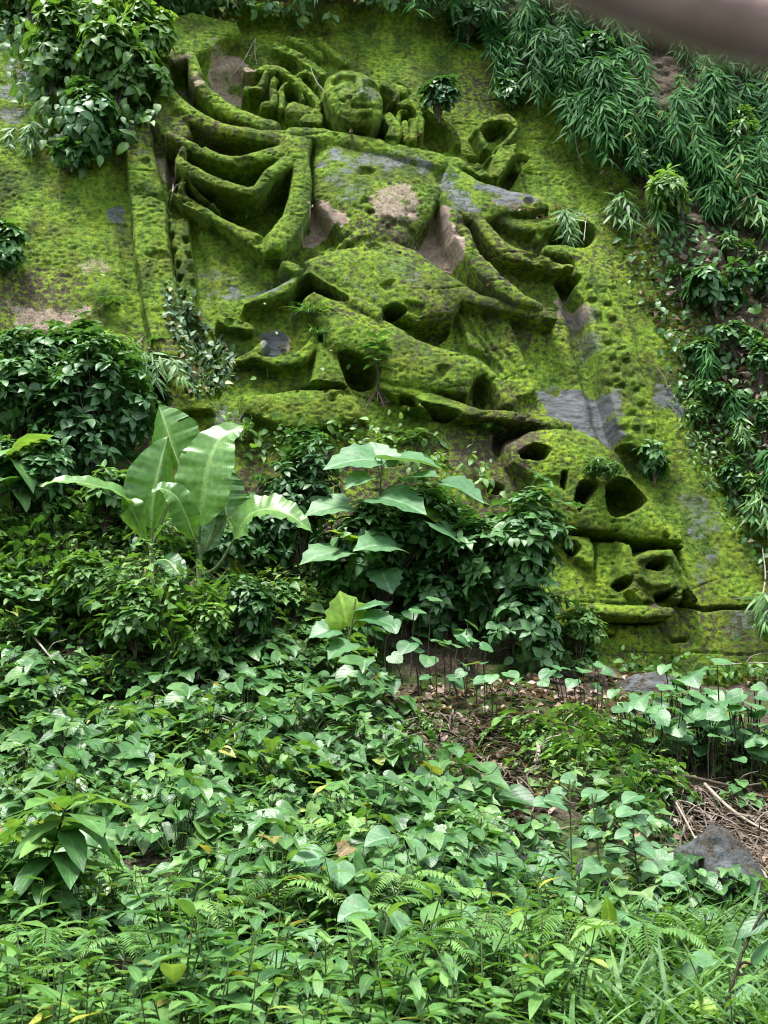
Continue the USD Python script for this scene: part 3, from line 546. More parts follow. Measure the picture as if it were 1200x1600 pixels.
def leaves(kind, base, dirs, ups, L, rng, wide=1.0, droop=.6, fold=.25, wavy=.05, jitter=True):
    """Many leaves in one go. base, dirs, ups: (N, 3); L, droop: (N,) or number. Returns vertices, triangles, lf."""
    tv, tf, ta = TEMPLATES[kind]; base = np.asarray(base, float); N = len(base)
    L = np.broadcast_to(np.asarray(L, float), N); dr = np.broadcast_to(np.asarray(droop, float), N) + 1e-3
    wd = np.broadcast_to(np.asarray(wide, float), N) * rng.uniform(.85, 1.15, N)
    d = unit(dirs); s = unit(np.cross(d, np.asarray(ups, float) + 1e-6)); u = np.cross(s, d)
    x = tv[None, :, 0] * wd[:, None]; t = tv[None, :, 1]; ang = dr[:, None] * t
    y = np.sin(ang) / dr[:, None]; z = -(1 - np.cos(ang)) / dr[:, None]
    ph = rng.uniform(0, 6.28, N)[:, None]; cv = rng.uniform(-.18, .18, N)[:, None]
    z = z + np.abs(x) * fold * rng.uniform(.3, 1.5, N)[:, None] + wavy * np.sin(9 * t + ph) * np.sign(x) * np.minimum(np.abs(x) * 6, 1) * .5
    x = x + cv * t * t
    v = base[:, None] + L[:, None, None] * (x[..., None] * s[:, None] + y[..., None] * d[:, None] + z[..., None] * u[:, None])
    f = tf[None] + (np.arange(N) * len(tv))[:, None, None]
    lf = np.empty((N, len(tv), 3)); lf[..., :2] = ta[None]; lf[..., 2] = rng.uniform(0, 1, N)[:, None]
    return v.reshape(-1, 3), f.reshape(-1, 3), lf.reshape(-1, 3)
def tube(pts, r0, r1=None, sides=5):
    p = np.asarray(pts, float); r = np.linspace(r0, r0 if r1 is None else r1, len(p)) if np.ndim(r0) == 0 else np.asarray(r0)
    t = unit(np.gradient(p, axis=0)); a = unit(np.cross(t, np.where(np.abs(t[:, 2:]) < .9, [0, 0, 1.0], [1.0, 0, 0]))); b = np.cross(t, a); g = np.arange(sides) * 2 * np.pi / sides
    v = (p[:, None] + r[:, None, None] * (np.cos(g)[None, :, None] * a[:, None] + np.sin(g)[None, :, None] * b[:, None])).reshape(-1, 3)
    i, j = np.meshgrid(np.arange(len(p) - 1), np.arange(sides), indexing="ij")
    q = np.stack([i * sides + j, i * sides + (j + 1) % sides, (i + 1) * sides + (j + 1) % sides, (i + 1) * sides + j], -1).reshape(-1, 4)
    f = np.vstack([q[:, [0, 1, 2]], q[:, [0, 2, 3]]])
    m = len(v); v = np.vstack([v, p[0], p[-1]]); k = np.arange(sides)
    return v, np.vstack([f, np.stack([np.full(sides, m), (k + 1) % sides, k], 1), np.stack([np.full(sides, m + 1), m - sides + k, m - sides + (k + 1) % sides], 1)])
def join(parts):
    parts = [p for p in parts if p is not None]; v, f, a, n = [], [], [], 0
    for p in parts:
        v.append(p[0]); f.append(p[1] + n); n += len(p[0])
        if len(p) > 2: a.append(p[2])
    return (np.vstack(v), np.vstack(f)) + ((np.vstack(a),) if a else ())
def put_leaf(parent, name, g, mat, smooth=True):
    return put(parent, name, g[0], g[1], mat, vnormals(g[0], g[1]) if smooth else None, {"lf": g[2]})
def put_stem(parent, name, g, mat): return put(parent, name, g[0], g[1], mat, vnormals(g[0], g[1]))
def spl(pts, k=5): return curve([tuple(p) for p in pts], k)
class Build:                                     # what one plant is made of, before it becomes prims
    def __init__(self): self.stems, self.leaf, self.mass = [], [], []
def emit(parent, b, leaf_name="leaf", mass_name="foliage"):
    for nm, g, m in b.stems: put_stem(parent, nm, g, m)
    for nm, g, m in b.leaf: put_leaf(parent, nm, g, m)
    for nm, g, m in b.mass:
        tag(put_leaf(parent, nm, g, m), kind="stuff")
def matrix(loc, rz=0.0, sc=1.0, tilt=None):
    c, s = math.cos(rz), math.sin(rz); R = np.array([[c, -s, 0], [s, c, 0], [0, 0, 1.0]])
    if tilt is not None:                          # turns the plant's z towards this direction
        z = unit(tilt); x = unit(np.cross([0, 1.0, 0], z)); R = np.stack([x, np.cross(z, x), z], 1) @ R
    m = np.eye(4); m[:3, :3] = (R * sc).T; m[3, :3] = loc
    return Gf.Matrix4d(m.tolist())
def plant(name, label, cat, build, places, group=None):
    """build: list of Build variants in local space; places: list of matrices. The first of each variant holds the parts, the others refer to it."""
    first = {}; out = []
    if len(places) > 1:
        places = [(m, l or a) for (m, l), a in zip(places, spot_labels(label, [m for m, _ in places]))]
    for i, (mt, lab) in enumerate(places):
        k = i % len(build); x = UsdGeom.Xform.Define(stage, numbered("/World", name)); x.AddTransformOp().Set(mt)
        tag(x, lab or label, cat, group)
        if k in first:
            x.GetPrim().GetReferences().AddInternalReference(first[k]); x.GetPrim().SetInstanceable(True)
        else:
            emit(P(x), build[k]); first[k] = x.GetPath()
        out.append(x)
    return out
UP = np.array([0, 0, 1.0]); VIEW = np.array([0, -1.0, 0])
def single(b, kind, base, d, up, L, rng, mat, name="leaf", **kw):
    b.leaf.append((name, leaves(kind, [base], [d], [up], L, rng, **kw), mat))

# ---- archetypes
def creeper(seed, R=.42, n=40, L=.20, kinds=("heart", "lobed", "heart", "round"), mat=None, high=.40, each=True):
    r = np.random.default_rng(seed); b = Build(); mat = mat or M_CREEP
    q = np.sqrt(r.uniform(0, 1, n)); th = r.uniform(0, 6.28, n)
    p = np.stack([R * q * np.cos(th), R * q * np.sin(th), .05 + high * (1 - q ** 2) * r.uniform(.55, 1.1, n) + r.uniform(-.05, .06, n)], 1)
    d = np.stack([np.cos(th) * .5, np.sin(th) * .5 - .75, r.uniform(-.55, .12, n)], 1) + r.normal(0, .38, (n, 3)) * [1, 1, .5]
    up = np.stack([np.cos(th) * .15, np.sin(th) * .15 - .45, np.ones(n)], 1) + r.normal(0, .28, (n, 3))
    Ls = L * np.clip(r.lognormal(-.05, .32, n), .45, 1.7)
    for i in range(n):
        k = kinds[r.integers(len(kinds))]; g = leaves(k, p[i:i + 1], d[i:i + 1], up[i:i + 1], Ls[i:i + 1], r, wide=.92, droop=r.uniform(.2, .9), fold=.22)
        (b.leaf if each else b.mass).append(("leaf", g, mat))
    if not each: b.mass = [("foliage", join([m[1] for m in b.mass]), mat)]
    st = []
    for i in range(0, n, 2):
        a = np.array([p[i, 0] * .35, p[i, 1] * .35, -.05]); st.append(tube(spl([a, (a + p[i]) / 2 + [0, 0, .06], p[i]], 3), .005, .003, 4))
    for i in range(2):
        a = r.uniform(0, 6.28); e = np.array([math.cos(a), math.sin(a), 0]) * R
        st.append(tube(spl([e * -.7 + [0, 0, .1], e * .1 + [0, 0, high * .9], e * .9 + [0, 0, high * .7], e * 1.25 + [0, 0, high * .9]], 4), .005, .003, 4))
    b.stems.append(("stem", join(st), M_STEM))
    return b
def herb(seed, stems=6, high=.55, L=.17, kind="lance", mat=None, spread=.28, droop=.7, per=9, each=True, wide=1.0):
    r = np.random.default_rng(seed); b = Build(); mat = mat or M_HERB; st = []; out = []
    for s in range(stems):
        a = r.uniform(0, 6.28); o = np.array([math.cos(a), math.sin(a), 0]) * spread * r.uniform(.2, 1) ; lean = o * r.uniform(.2, .8) + r.normal(0, .05, 3); h = high * r.uniform(.6, 1.1)
        pts = spl([o * .6 - [0, 0, .05], o * .6 + lean * .3 + [0, 0, h * .5], o * .6 + lean + [0, 0, h]], 6); st.append(tube(pts, .006, .003, 4))
        for i in range(per):
            t = .25 + .75 * i / (per - 1); c = pts[min(len(pts) - 1, int(t * (len(pts) - 1)))]; g = a + i * 2.4 + r.normal(0, .3)
            rise = -.1 + 1.1 * t ** 2 * r.uniform(.3, 1); d = np.array([math.cos(g), math.sin(g), rise])
            out.append(leaves(kind, [c], [d], [UP + r.normal(0, .15, 3)], L * r.uniform(.6, 1.15) * (1.1 - .35 * t), r, wide=wide, droop=droop * r.uniform(.4, 1.4), fold=.3))
    b.stems.append(("stem", join(st), M_STEM))
    if each: b.leaf += [("leaf", g, mat) for g in out]
    else: b.mass.append(("foliage", join(out), mat))
    return b
def shrub(seed, size=(.8, .6, .9), n=150, per=7, L=.15, kind="ovate", mat=None, droop=.8, lift=.25, outward=.6, wide=1.0, hollow=.35, trunk=True, big=0):
    """A crown of leaf whorls through an uneven ellipsoid that stands on z = 0, with stem and branches."""
    r = np.random.default_rng(seed); b = Build(); mat = mat or M_SHRUB; sx, sy, sz = size
    nl = max(4, min(9, n // 22)); lc = unit(r.normal(0, 1, (nl, 3))) * r.uniform(.25, .72, (nl, 1)); lr = r.uniform(.26, .50, nl); e = unit(r.normal(0, 1, (n, 3))); wl = r.choice(nl, n, p=lr ** 2 / (lr ** 2).sum())
    c = (lc[wl] + e * (lr[wl] * (hollow + (1 - hollow) * r.uniform(0, 1, n) ** .5) * (.7 + .6 * fbm(e * 2 + seed, 2, seed)))[:, None]) * [sx, sy, sz] + [0, 0, sz * .95]; e = unit(e + lc[wl] * .8)
    st_ = r.uniform(0, 1, n) < .08; c[st_] += e[st_] * [.1, .1, .22] * sz; c[:, 2] = np.maximum(c[:, 2], .04)
    base = np.repeat(c, per, 0); m = len(base); th = np.tile(np.arange(per) * 6.283 / per, n) + np.repeat(r.uniform(0, 6.28, n), per) + r.normal(0, .25, m)
    ax = unit(np.repeat(e * outward + [0, 0, .55], per, 0) + r.normal(0, .1, (m, 3))); x = unit(np.cross(ax, [.3, .2, -.9])); y = np.cross(ax, x)
    d = np.cos(th)[:, None] * x + np.sin(th)[:, None] * y + ax * r.uniform(-.1, lift * 2, m)[:, None] + r.normal(0, .15, (m, 3))
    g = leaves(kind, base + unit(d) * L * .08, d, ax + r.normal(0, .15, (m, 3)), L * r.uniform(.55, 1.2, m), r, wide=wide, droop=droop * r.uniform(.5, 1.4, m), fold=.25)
    nv = len(TEMPLATES[kind][0]); nf = len(TEMPLATES[kind][1])
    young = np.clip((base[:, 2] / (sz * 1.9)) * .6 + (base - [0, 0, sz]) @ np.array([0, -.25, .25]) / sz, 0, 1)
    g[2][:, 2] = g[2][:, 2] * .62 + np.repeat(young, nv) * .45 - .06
    if big:                                       # the leaves nearest the outside are parts of their own
        order = np.argsort(-(base @ np.array([0, -1.0, .5]))); pick = order[:big]; rest = order[big:]
        for i in pick: b.leaf.append(("leaf", (g[0][i * nv:(i + 1) * nv], TEMPLATES[kind][1], g[2][i * nv:(i + 1) * nv]), mat))
        vv = g[0].reshape(m, nv, 3)[rest].reshape(-1, 3); aa = g[2].reshape(m, nv, 3)[rest].reshape(-1, 3); ff = (TEMPLATES[kind][1][None] + (np.arange(len(rest)) * nv)[:, None, None]).reshape(-1, 3)
        g = (vv, ff, aa)
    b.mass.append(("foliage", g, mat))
    if trunk:
        br = []
        for i in range(0, n, max(1, n // 34)):
            mid = c[i] * [.35, .35, .55] + r.normal(0, .03, 3); br.append(tube(spl([[0, 0, -.1], mid, c[i]], 4), .012 * (sz / .9) ** .5, .003, 4))
        b.stems.append(("branches", join(br), M_WOOD)); b.stems.append(("stem", tube(spl([[0, 0, -.15], [.02, 0, sz * .4], [.05, .02, sz * 1.1]], 4), .022, .01, 6), M_WOOD))
    return b
def bamboo(seed, culms=5, reach=1.0, L=.42, fans=7, drop=1.0, mat=None):
    """Thin culms that spring from the rock and hang over, with fans of long narrow leaves. z is out of the rock."""
    r = np.random.default_rng(seed); b = Build(); mat = mat or M_BAMBOO; st, base, dirs, ups = [], [], [], []
    for c in range(culms):
        o = r.normal(0, .16, 3) * [1, 1, 0]; a = r.normal(0, .55); out = reach * r.uniform(.5, 1.1); q = drop * r.uniform(.5, 1.2)
        pts = spl([o, o + [a * .2 * out, -out * .45, out * .42], o + [a * .55 * out, -out * .85, out * .25 - q * .25], o + [a * .8 * out, -out * 1.0, out * .1 - q * .95]], 7); st.append(tube(pts, .008, .003, 4))
        for i in range(fans):
            t = .25 + .75 * (i + r.uniform(0, .9)) / fans; k = min(len(pts) - 2, int(t * (len(pts) - 1))); p = pts[k]; tg = unit(pts[k + 1] - pts[k])
            m = r.integers(5, 9); sw = r.normal(0, .5)
            for j in range(m):
                g = (j / (m - 1) - .5) * r.uniform(1.3, 2.3)
                base.append(p + tg * j * .03 + r.normal(0, .015, 3)); dirs.append(np.array([math.sin(g + sw * .5), -.28 + r.normal(0, .22), -.72 * math.cos(g) + .12]) + tg * .25); ups.append(np.array([0, -.7, .7]) + r.normal(0, .35, 3))
    n = len(base); g = leaves("bamboo", base, np.array(dirs), np.array(ups), L * r.uniform(.55, 1.15, n), r, droop=r.uniform(.2, 1.0, n), fold=.2, wavy=.01)
    nv = len(TEMPLATES["bamboo"][0])
    b.stems.append(("culms", join(st), M_STEM)); b.mass.append(("foliage", g, mat))
    return b
def tuft(seed, n=40, L=.35, kind="grass", mat=None, hang=.2, spread=.08, droop=1.6, wide=1.0):
    r = np.random.default_rng(seed); b = Build(); th = r.uniform(0, 6.28, n)
    base = np.stack([np.cos(th), np.sin(th), th * 0], 1) * spread * r.uniform(0, 1, (n, 1)); d = np.stack([np.cos(th), np.sin(th) - hang, r.uniform(.4, 1.8, n)], 1)
    b.mass.append(("blades", leaves(kind, base, d, np.tile(UP, (n, 1)) + r.normal(0, .1, (n, 3)), L * r.uniform(.5, 1.1, n), r, droop=droop * r.uniform(.5, 1.3, n), fold=.3, wide=wide), mat or M_GRASS))
    return b
def fern(seed, fronds=6, L=.5, mat=None, hang=.3, pin=14, pl=.16):
    r = np.random.default_rng(seed); b = Build()
    for k in range(fronds):
        a = k * 6.283 / fronds + r.normal(0, .3); o = np.array([math.cos(a), math.sin(a) - hang, 0]); l = L * r.uniform(.7, 1.1)
        p = spl([[0, 0, 0], o * l * .35 + [0, 0, l * .45], o * l * .8 + [0, 0, l * .4], o * l * 1.05 + [0, 0, l * .12]], 8); base, d = [], []
        for i in range(2, len(p) - 1):
            tg = unit(p[i + 1] - p[i - 1]); s = unit(np.cross(tg, UP))
            for q in (-1, 1): base.append(p[i]); d.append(q * s + tg * .45 - [0, 0, .12])
        sz = pl * l / .5 * np.repeat(np.sin(np.linspace(.6, 2.95, len(base) // 2)), 2)
        g = leaves("lance", base, np.array(d), np.tile(UP, (len(base), 1)), sz, r, droop=.5, wide=1.0); g = (g[0], g[1], np.c_[g[2][:, :2], np.full(len(g[2]), r.uniform(0, 1))])
        b.leaf.append(("frond", g, mat or M_FINE)); b.stems.append(("rachis", tube(p, .005, .002, 4), M_STEM))
    return b
def inside(u, v, poly_):
    c = False; n = len(poly_)
    for i in range(n):
        a, b = poly_[i], poly_[(i + 1) % n]
        if (a[1] > v) != (b[1] > v) and u < (b[0] - a[0]) * (v - a[1]) / (b[1] - a[1]) + a[0]: c = not c
    return c
def ground_spots(region, step, seed, skip=(), depth=(3.6, 17.5)):
    """Jittered spots on the ground, `step` metres apart, that the photo shows inside the region."""
    r = np.random.default_rng(seed); out = []
    for y in np.arange(*depth, step):
        for x in np.arange(-8, 8, step):
            a, b = x + r.uniform(-.5, .5) * step, y + r.uniform(-.5, .5) * step; p = np.array([a, b, float(ground_z(a, b))]); u, v = project(p)
            if inside(u, v, region) and not any(inside(u, v, s) for s in skip): out.append(p)
    return out
def cliff_spots(region, step, seed, skip=()):
    r = np.random.default_rng(seed); out = []
    us = [q[0] for q in region]; vs = [q[1] for q in region]
    for v in np.arange(min(vs), max(vs), step):
        for u in np.arange(min(us), max(us), step):
            a, b = u + r.uniform(-.5, .5) * step, v + r.uniform(-.5, .5) * step
            if inside(a, b, region) and not any(inside(a, b, s) for s in skip): out.append(cliff_hit(a, b) + (a, b))
    return out

def ground_px(region, step, seed, skip=()):
    """Jittered spots on the ground, `step` photo points apart."""
    r = np.random.default_rng(seed); out = []; us = [q[0] for q in region]; vs = [q[1] for q in region]
    for v in np.arange(min(vs), max(vs), step):
        for u in np.arange(min(us), max(us), step):
            a, b = u + r.uniform(-.5, .5) * step, v + r.uniform(-.5, .5) * step
            if inside(a, b, region) and not any(inside(a, b, s) for s in skip): out.append(ground_hit(a, b))
    return out
MARKS = [("the slim banana plant", 235, 985), ("the tallest banana plant", 330, 1000), ("the big pale leaves", 590, 960), ("the whorled plant", 100, 1380), ("the left edge", 0, 1130), ("the dead branch", 600, 1190), ("the dark rock", 1140, 1400), ("the pale leaved stems", 950, 1400), ("the rolled yellow leaf", 953, 1470),
         ("the lower left corner", 60, 1590), ("the bottom edge", 420, 1590), ("the grass corner", 1050, 1560), ("the dark shrubs", 720, 1040), ("the carved head", 600, 80), ("the carved left hands", 250, 60), ("the brown roof edge", 1080, 130), ("the right edge", 1190, 330), ("the carved right hand", 880, 230), ("the earthy bank", 1050, 400), ("the upper left corner", 30, 10), ("the hole in the creepers", 250, 1370), ("the middle of the slope", 400, 1230), ("the foreground herbs", 640, 1440), ("the carved base", 1100, 1010), ("the bare soil", 760, 1180)]
ORD = ["leftmost", "second", "third", "fourth", "fifth", "sixth", "seventh", "eighth", "ninth", "tenth", "eleventh", "twelfth", "thirteenth", "fourteenth", "fifteenth", "sixteenth", "seventeenth", "eighteenth", "nineteenth", "twentieth", "twenty first", "twenty second", "twenty third", "twenty fourth", "twenty fifth", "twenty sixth", "twenty seventh", "twenty eighth", "twenty ninth", "thirtieth"] + [f"thirty {q}" for q in ("first", "second", "third", "fourth", "fifth", "sixth", "seventh", "eighth", "ninth")] + ["fortieth"] + [f"forty {q}" for q in ("first", "second", "third", "fourth", "fifth", "sixth", "seventh", "eighth", "ninth")] + ["fiftieth"] + [f"fifty {q}" for q in ("first", "second", "third", "fourth", "fifth", "sixth", "seventh", "eighth", "ninth")] + ["sixtieth"] + [f"sixty {q}" for q in ("first", "second", "third", "fourth", "fifth", "sixth", "seventh", "eighth", "ninth")]
def spot_labels(what, mats):
    """Names each of many alike plants by the landmark it grows nearest to and its turn from the left there."""
    uv = [project(np.array(m.ExtractTranslation())) for m in mats]; near = [min(range(len(MARKS)), key=lambda k: math.hypot(MARKS[k][1] - u, MARKS[k][2] - v)) for u, v in uv]; lab = [None] * len(mats)
    for k in set(near):
        mine = sorted([i for i in range(len(mats)) if near[i] == k], key=lambda i: uv[i][0])
        for j, i in enumerate(mine): lab[i] = f"{what} near {MARKS[k][0]}" + ("" if len(mine) == 1 else f", {ORD[min(j, 68)]}" + ("" if j == 0 else " from left"))
    return lab
# ------------------------------------------------------------------ the banana plants
def blade(mid, W, nrm, rng, fold=(.35, .35), nl=44, wav=.02, prof=None, split=0):
    """A banana leaf on a curved midrib: (V, F, lf) of the blade and the tube of its rib. nrm: which way the upper face looks."""
    p = np.array(spl(mid, 8)); s = np.linspace(0, len(p) - 1, nl + 1); p = np.stack([np.interp(s, np.arange(len(p)), p[:, k]) for k in range(3)], 1)
    t = np.linspace(0, 1, nl + 1); w = W * (prof(t) if prof else np.clip(np.minimum((t / .20) ** .65, ((1 - t) / .46) ** .72), 0, 1) * (1 - .10 * t)) + .003
    tg = unit(np.gradient(p, axis=0)); n = np.broadcast_to(np.asarray(nrm, float), p.shape); s_v = unit(np.cross(tg, n)); u_v = np.cross(s_v, tg)
    xs = np.linspace(-1, 1, 13); v, a = [], []
    for i in range(nl + 1):
        for x in xs:
            f = fold[0] if x < 0 else fold[1]; ax = abs(x); curl = f * ax * w[i] - .35 * abs(f) * w[i] * ax ** 2.2
            rip = wav * ax * (math.sin(t[i] * 34 + (3 if x < 0 else 0)) * .6 + math.sin(t[i] * 83 + x) * .35)
            v.append(p[i] + s_v[i] * x * w[i] * (1 - .16 * abs(f)) + u_v[i] * (curl + rip)); a.append((ax, t[i], .0))
    k = 13; f = []; cuts = {(int(rng.integers(8, nl - 6)), bool(rng.integers(2))): rng.uniform(.45, .8) for _ in range(3)}
    for i in range(nl):
        for j in range(k - 1):
            q = i * k + j
            if cuts.get((i, xs[j] >= 0), 2) > min(abs(xs[j]), abs(xs[j + 1])): f += [(q, q + 1, q + k + 1), (q, q + k + 1, q + k)]
    a = np.array(a); a[:, 2] = rng.uniform(0, 1)
    return (np.array(v), np.array(f), a), tube(p + u_v * -.004, np.linspace(.016, .004, len(p)), sides=5)
M_RIB = plain("pale_midrib", (.16, .25, .07), (.26, .36, .12), 30, .5)
def px(pts, y): return [at(u, v, y + d) for u, v, d in pts]
rb = np.random.default_rng(5)
def banana(label, base, y, stem_pts, stem_r, leaf_list):
    y = float(ground_hit(*base)[1]) - .04; B0 = at(*base, y)
    x = thing("banana_plant", label, "banana plant", B0, "banana plants on the slope")
    sp = np.array(px(stem_pts, y)) - B0; sp = np.vstack([sp[:1] - [0, 0, .7], sp])
    st = spl(sp, 6); put_stem(P(x), "stem", tube(st, np.linspace(stem_r, stem_r * .55, len(st)), sides=9), M_STEM)
    for j in range(2):
        k = int(len(st) * (.45 + .22 * j)); put_stem(P(x), "leaf_sheath", tube(np.array([st[max(0, k - 9)] + [.01 * j, -.012, 0], st[k], st[min(len(st) - 1, k + 5)] + [.02 - .04 * j, -.01, .02]]), [stem_r * .8, stem_r * .85, .012], sides=7), M_RIB if j else M_STEM)
    for L in leaf_list:
        mid = np.array(px(L["mid"], y)) - B0; g, rib = blade(mid, L["w"], L["n"], rb, L.get("fold", (.3, .3)), wav=L.get("wav", .02))
        path = P(put_leaf(P(x), "leaf", g, L.get("m", M_BANANA)))
        lf = UsdGeom.Mesh.Get(stage, path)
        put_stem(P(x), "midrib", rib, M_RIB)
        if "pet" in L: put_stem(P(x), "petiole", tube(spl(np.array(px(L["pet"], y)) - B0, 5), .024, .015, 6), M_STEM)
YB = 12.5
banana("slim banana plant at the left with one long leaf arching out to the left", (243, 990), YB, [(243, 990, 0), (240, 915, 0), (237, 850, 0)], .05, [
    dict(mid=[(236, 826, 0), (240, 780, -.05), (250, 728, -.05), (262, 682, .05)], w=0.41, n=(.45, -.80, .40), fold=(.10, -.7), pet=[(237, 852, 0), (236, 826, 0)]),
    dict(mid=[(226, 842, 0), (208, 800, -.2), (187, 772, -.4), (140, 757, -.6), (95, 752, -.7), (62, 760, -.8)], w=.17, n=(-.30, -.70, .65), fold=(.4, .4), pet=[(237, 862, 0), (226, 842, 0)]),
    dict(mid=[(281, 730, .15), (270, 700, .12), (258, 662, .12), (248, 634, .2)], w=0.41, n=(-.25, -.80, .50), fold=(-.7, .10), pet=[(238, 850, 0), (262, 790, .1), (281, 730, .15)]),
    dict(mid=[(245, 838, -.05), (256, 822, -.2), (268, 818, -.3)], w=.10, n=(.2, -.7, .6), fold=(.3, .3), pet=[(238, 856, 0), (245, 838, -.05)]),
    dict(mid=[(246, 876, -.1), (262, 876, -.3), (277, 893, -.45), (287, 912, -.5)], w=.16, n=(.3, -.85, .3), fold=(.2, .2), pet=[(241, 900, 0), (246, 876, -.1)], m=M_SHRUB)])
banana("tallest banana plant with a broad folded upright leaf and a drooping right leaf", (312, 1010), YB - .15, [(312, 1005, 0), (313, 930, 0), (311, 850, 0)], .062, [
    dict(mid=[(313, 822, -.1), (318, 770, -.2), (327, 722, -.25), (346, 684, -.2), (382, 664, -.1)], w=0.41, n=(-.20, -.90, .25), fold=(.15, .30), pet=[(311, 855, 0), (313, 822, -.1)], wav=.03),
    dict(mid=[(354, 806, .1), (347, 772, .1), (346, 742, .15), (357, 716, .25)], w=0.31, n=(.35, -.80, .45), fold=(-.2, .12), pet=[(313, 868, 0), (335, 838, .1), (354, 806, .1)]),
    dict(mid=[(366, 842, -.2), (390, 806, -.35), (420, 796, -.45), (455, 806, -.55), (488, 832, -.6)], w=0.27, n=(.10, -.72, .62), fold=(.35, .35), pet=[(313, 900, 0), (340, 885, -.1), (366, 842, -.2)], wav=.03),
    dict(mid=[(304, 842, -.15), (290, 806, -.3), (276, 778, -.4), (254, 764, -.45), (236, 770, -.5)], w=.18, n=(-.2, -.8, .5), fold=(.45, .25), pet=[(309, 870, 0), (304, 842, -.15)]),
    dict(mid=[(306, 905, -.12), (298, 930, -.22), (296, 960, -.25), (300, 985, -.22)], w=.09, n=(-.5, -.8, .1), fold=(.6, .6), m=M_DEAD),
    dict(mid=[(318, 862, .05), (330, 832, .1), (340, 800, .15), (345, 780, .2)], w=.15, n=(.3, -.9, .1), fold=(.3, .2), m=M_SHRUB),
    dict(mid=[(318, 846, .15), (330, 800, .25), (338, 770, .3)], w=.16, n=(-.4, -.9, .1), fold=(.3, .2), m=M_SHRUB)])
banana("short young banana shoot beside the tall plant, with small low leaves", (297, 1032), YB - .3, [(297, 1030, 0), (295, 980, 0), (292, 940, 0)], .038, [
    dict(mid=[(292, 940, 0), (284, 905, -.1), (272, 890, -.2), (256, 880, -.25)], w=.10, n=(-.3, -.8, .4), fold=(.3, .3), m=M_SHRUB),
    dict(mid=[(296, 955, 0), (304, 930, -.1), (316, 924, -.2), (326, 932, -.25)], w=.10, n=(.2, -.7, .6), fold=(.3, .3))])

def bush(label, u, v, px_w, px_h, seed, mat, kind="ovate", L=.2, n=150, on="ground", dy=0, name="shrub", cat="shrub", group=None, **kw):
    if on == "ground": p = ground_hit(u, v)
    elif on == "cliff": p = cliff_hit(u, v)[0]
    else: p = at(u, v, on)
    p = p + np.array([0, dy, 0]); sc = p[1] / F
    b = shrub(seed, (px_w * sc / 2, min(px_w * sc / 2, 1.1) * .8, px_h * sc / 2), n, L=L, kind=kind, mat=mat, **kw)
    plant(name, label, cat, [b], [(matrix(p), None)], group)
VU = [creeper(600 + i, .40, 60, .15, ("heart", "ovate", "lobed"), M_FINE, .75, each=False) for i in range(3)]
plant("small_leaf_clump", "tall creeper mound", "creeper", VU, [(matrix(ground_hit(u, v) - [0, .7, -.1], u, sc * .72), None) for u, v, sc in ((225, 1010, 1.0), (255, 1020, 1.1), (285, 1045, .95), (325, 1030, 1.15), (350, 1000, 1.0), (200, 980, .9), (270, 985, 1.0), (310, 990, 1.2), (245, 950, 1.0))], "creeper mounds round the banana stems")
for i, (lab, u, v, w, h, m, dy) in enumerate([("bushy weed burying the foot of the tallest banana plant", 325, 1050, 110, 100, M_LIGHT, -.75), ("bushy weed burying the foot of the slim banana plant", 232, 1020, 100, 90, M_FINE, -.7), ("leafy weed right of the banana stems", 380, 1010, 110, 120, M_CREEP, -.5), ("leafy weed between the two banana plants and the whorled shoot", 160, 980, 150, 130, M_FINE, -.2)]):
    bush(lab, u, v, w, h, 91 + i, m, "ovate", .14, 230, dy=dy, name="weed", cat="weed")
# ------------------------------------------------------------------ plants with a few large leaves, each leaf placed by itself
rm = np.random.default_rng(8)
def d2(deg, out=.0): a = math.radians(deg); return np.array([math.cos(a), -out, math.sin(a)])
def leafy(name, label, cat, y, stem, stem_r, leaf_rows, mat, kind, group=None, stem_mat=None, drop=.5, big=1.0):
    y = float(ground_hit(*stem[0])[1]) - .04; B0 = at(*stem[0], y); x = thing(name, label, cat, B0, group)
    st = np.array([at(u, v, y) for u, v in stem]) - B0; st = np.vstack([st[0] - [0, 0, .5], st]); sp = spl(st, 6)
    put_stem(P(x), "stem", tube(sp, stem_r, stem_r * .5, 6), stem_mat or M_STEM)
    for row in leaf_rows:
        u, v, size, deg, out, dy = row[:6]; m = row[6] if len(row) > 6 else mat
        sc = (y + dy) / F; L = size * big * sc; d = unit(d2(deg, out)); up = unit(np.array([rm.normal(0, .12), -.62 + rm.normal(0, .14), 1.0]))
        b0 = at(u, v, y + dy) - B0 - d * L * .45
        g = leaves(kind, [b0], [d], [up], L, rm, droop=drop * rm.uniform(.7, 1.3), fold=.16, wavy=.05, wide=1.15)
        put_leaf(P(x), "leaf", g, m)
        k = np.argmin(np.linalg.norm(sp - (b0 - [0, 0, L * .3]), axis=1)); put_stem(P(x), "petiole", tube(spl([sp[k], (sp[k] + b0) / 2 + [0, 0, .03], b0 + d * L * .1], 4), .008, .005, 4), stem_mat or M_STEM)
    return x
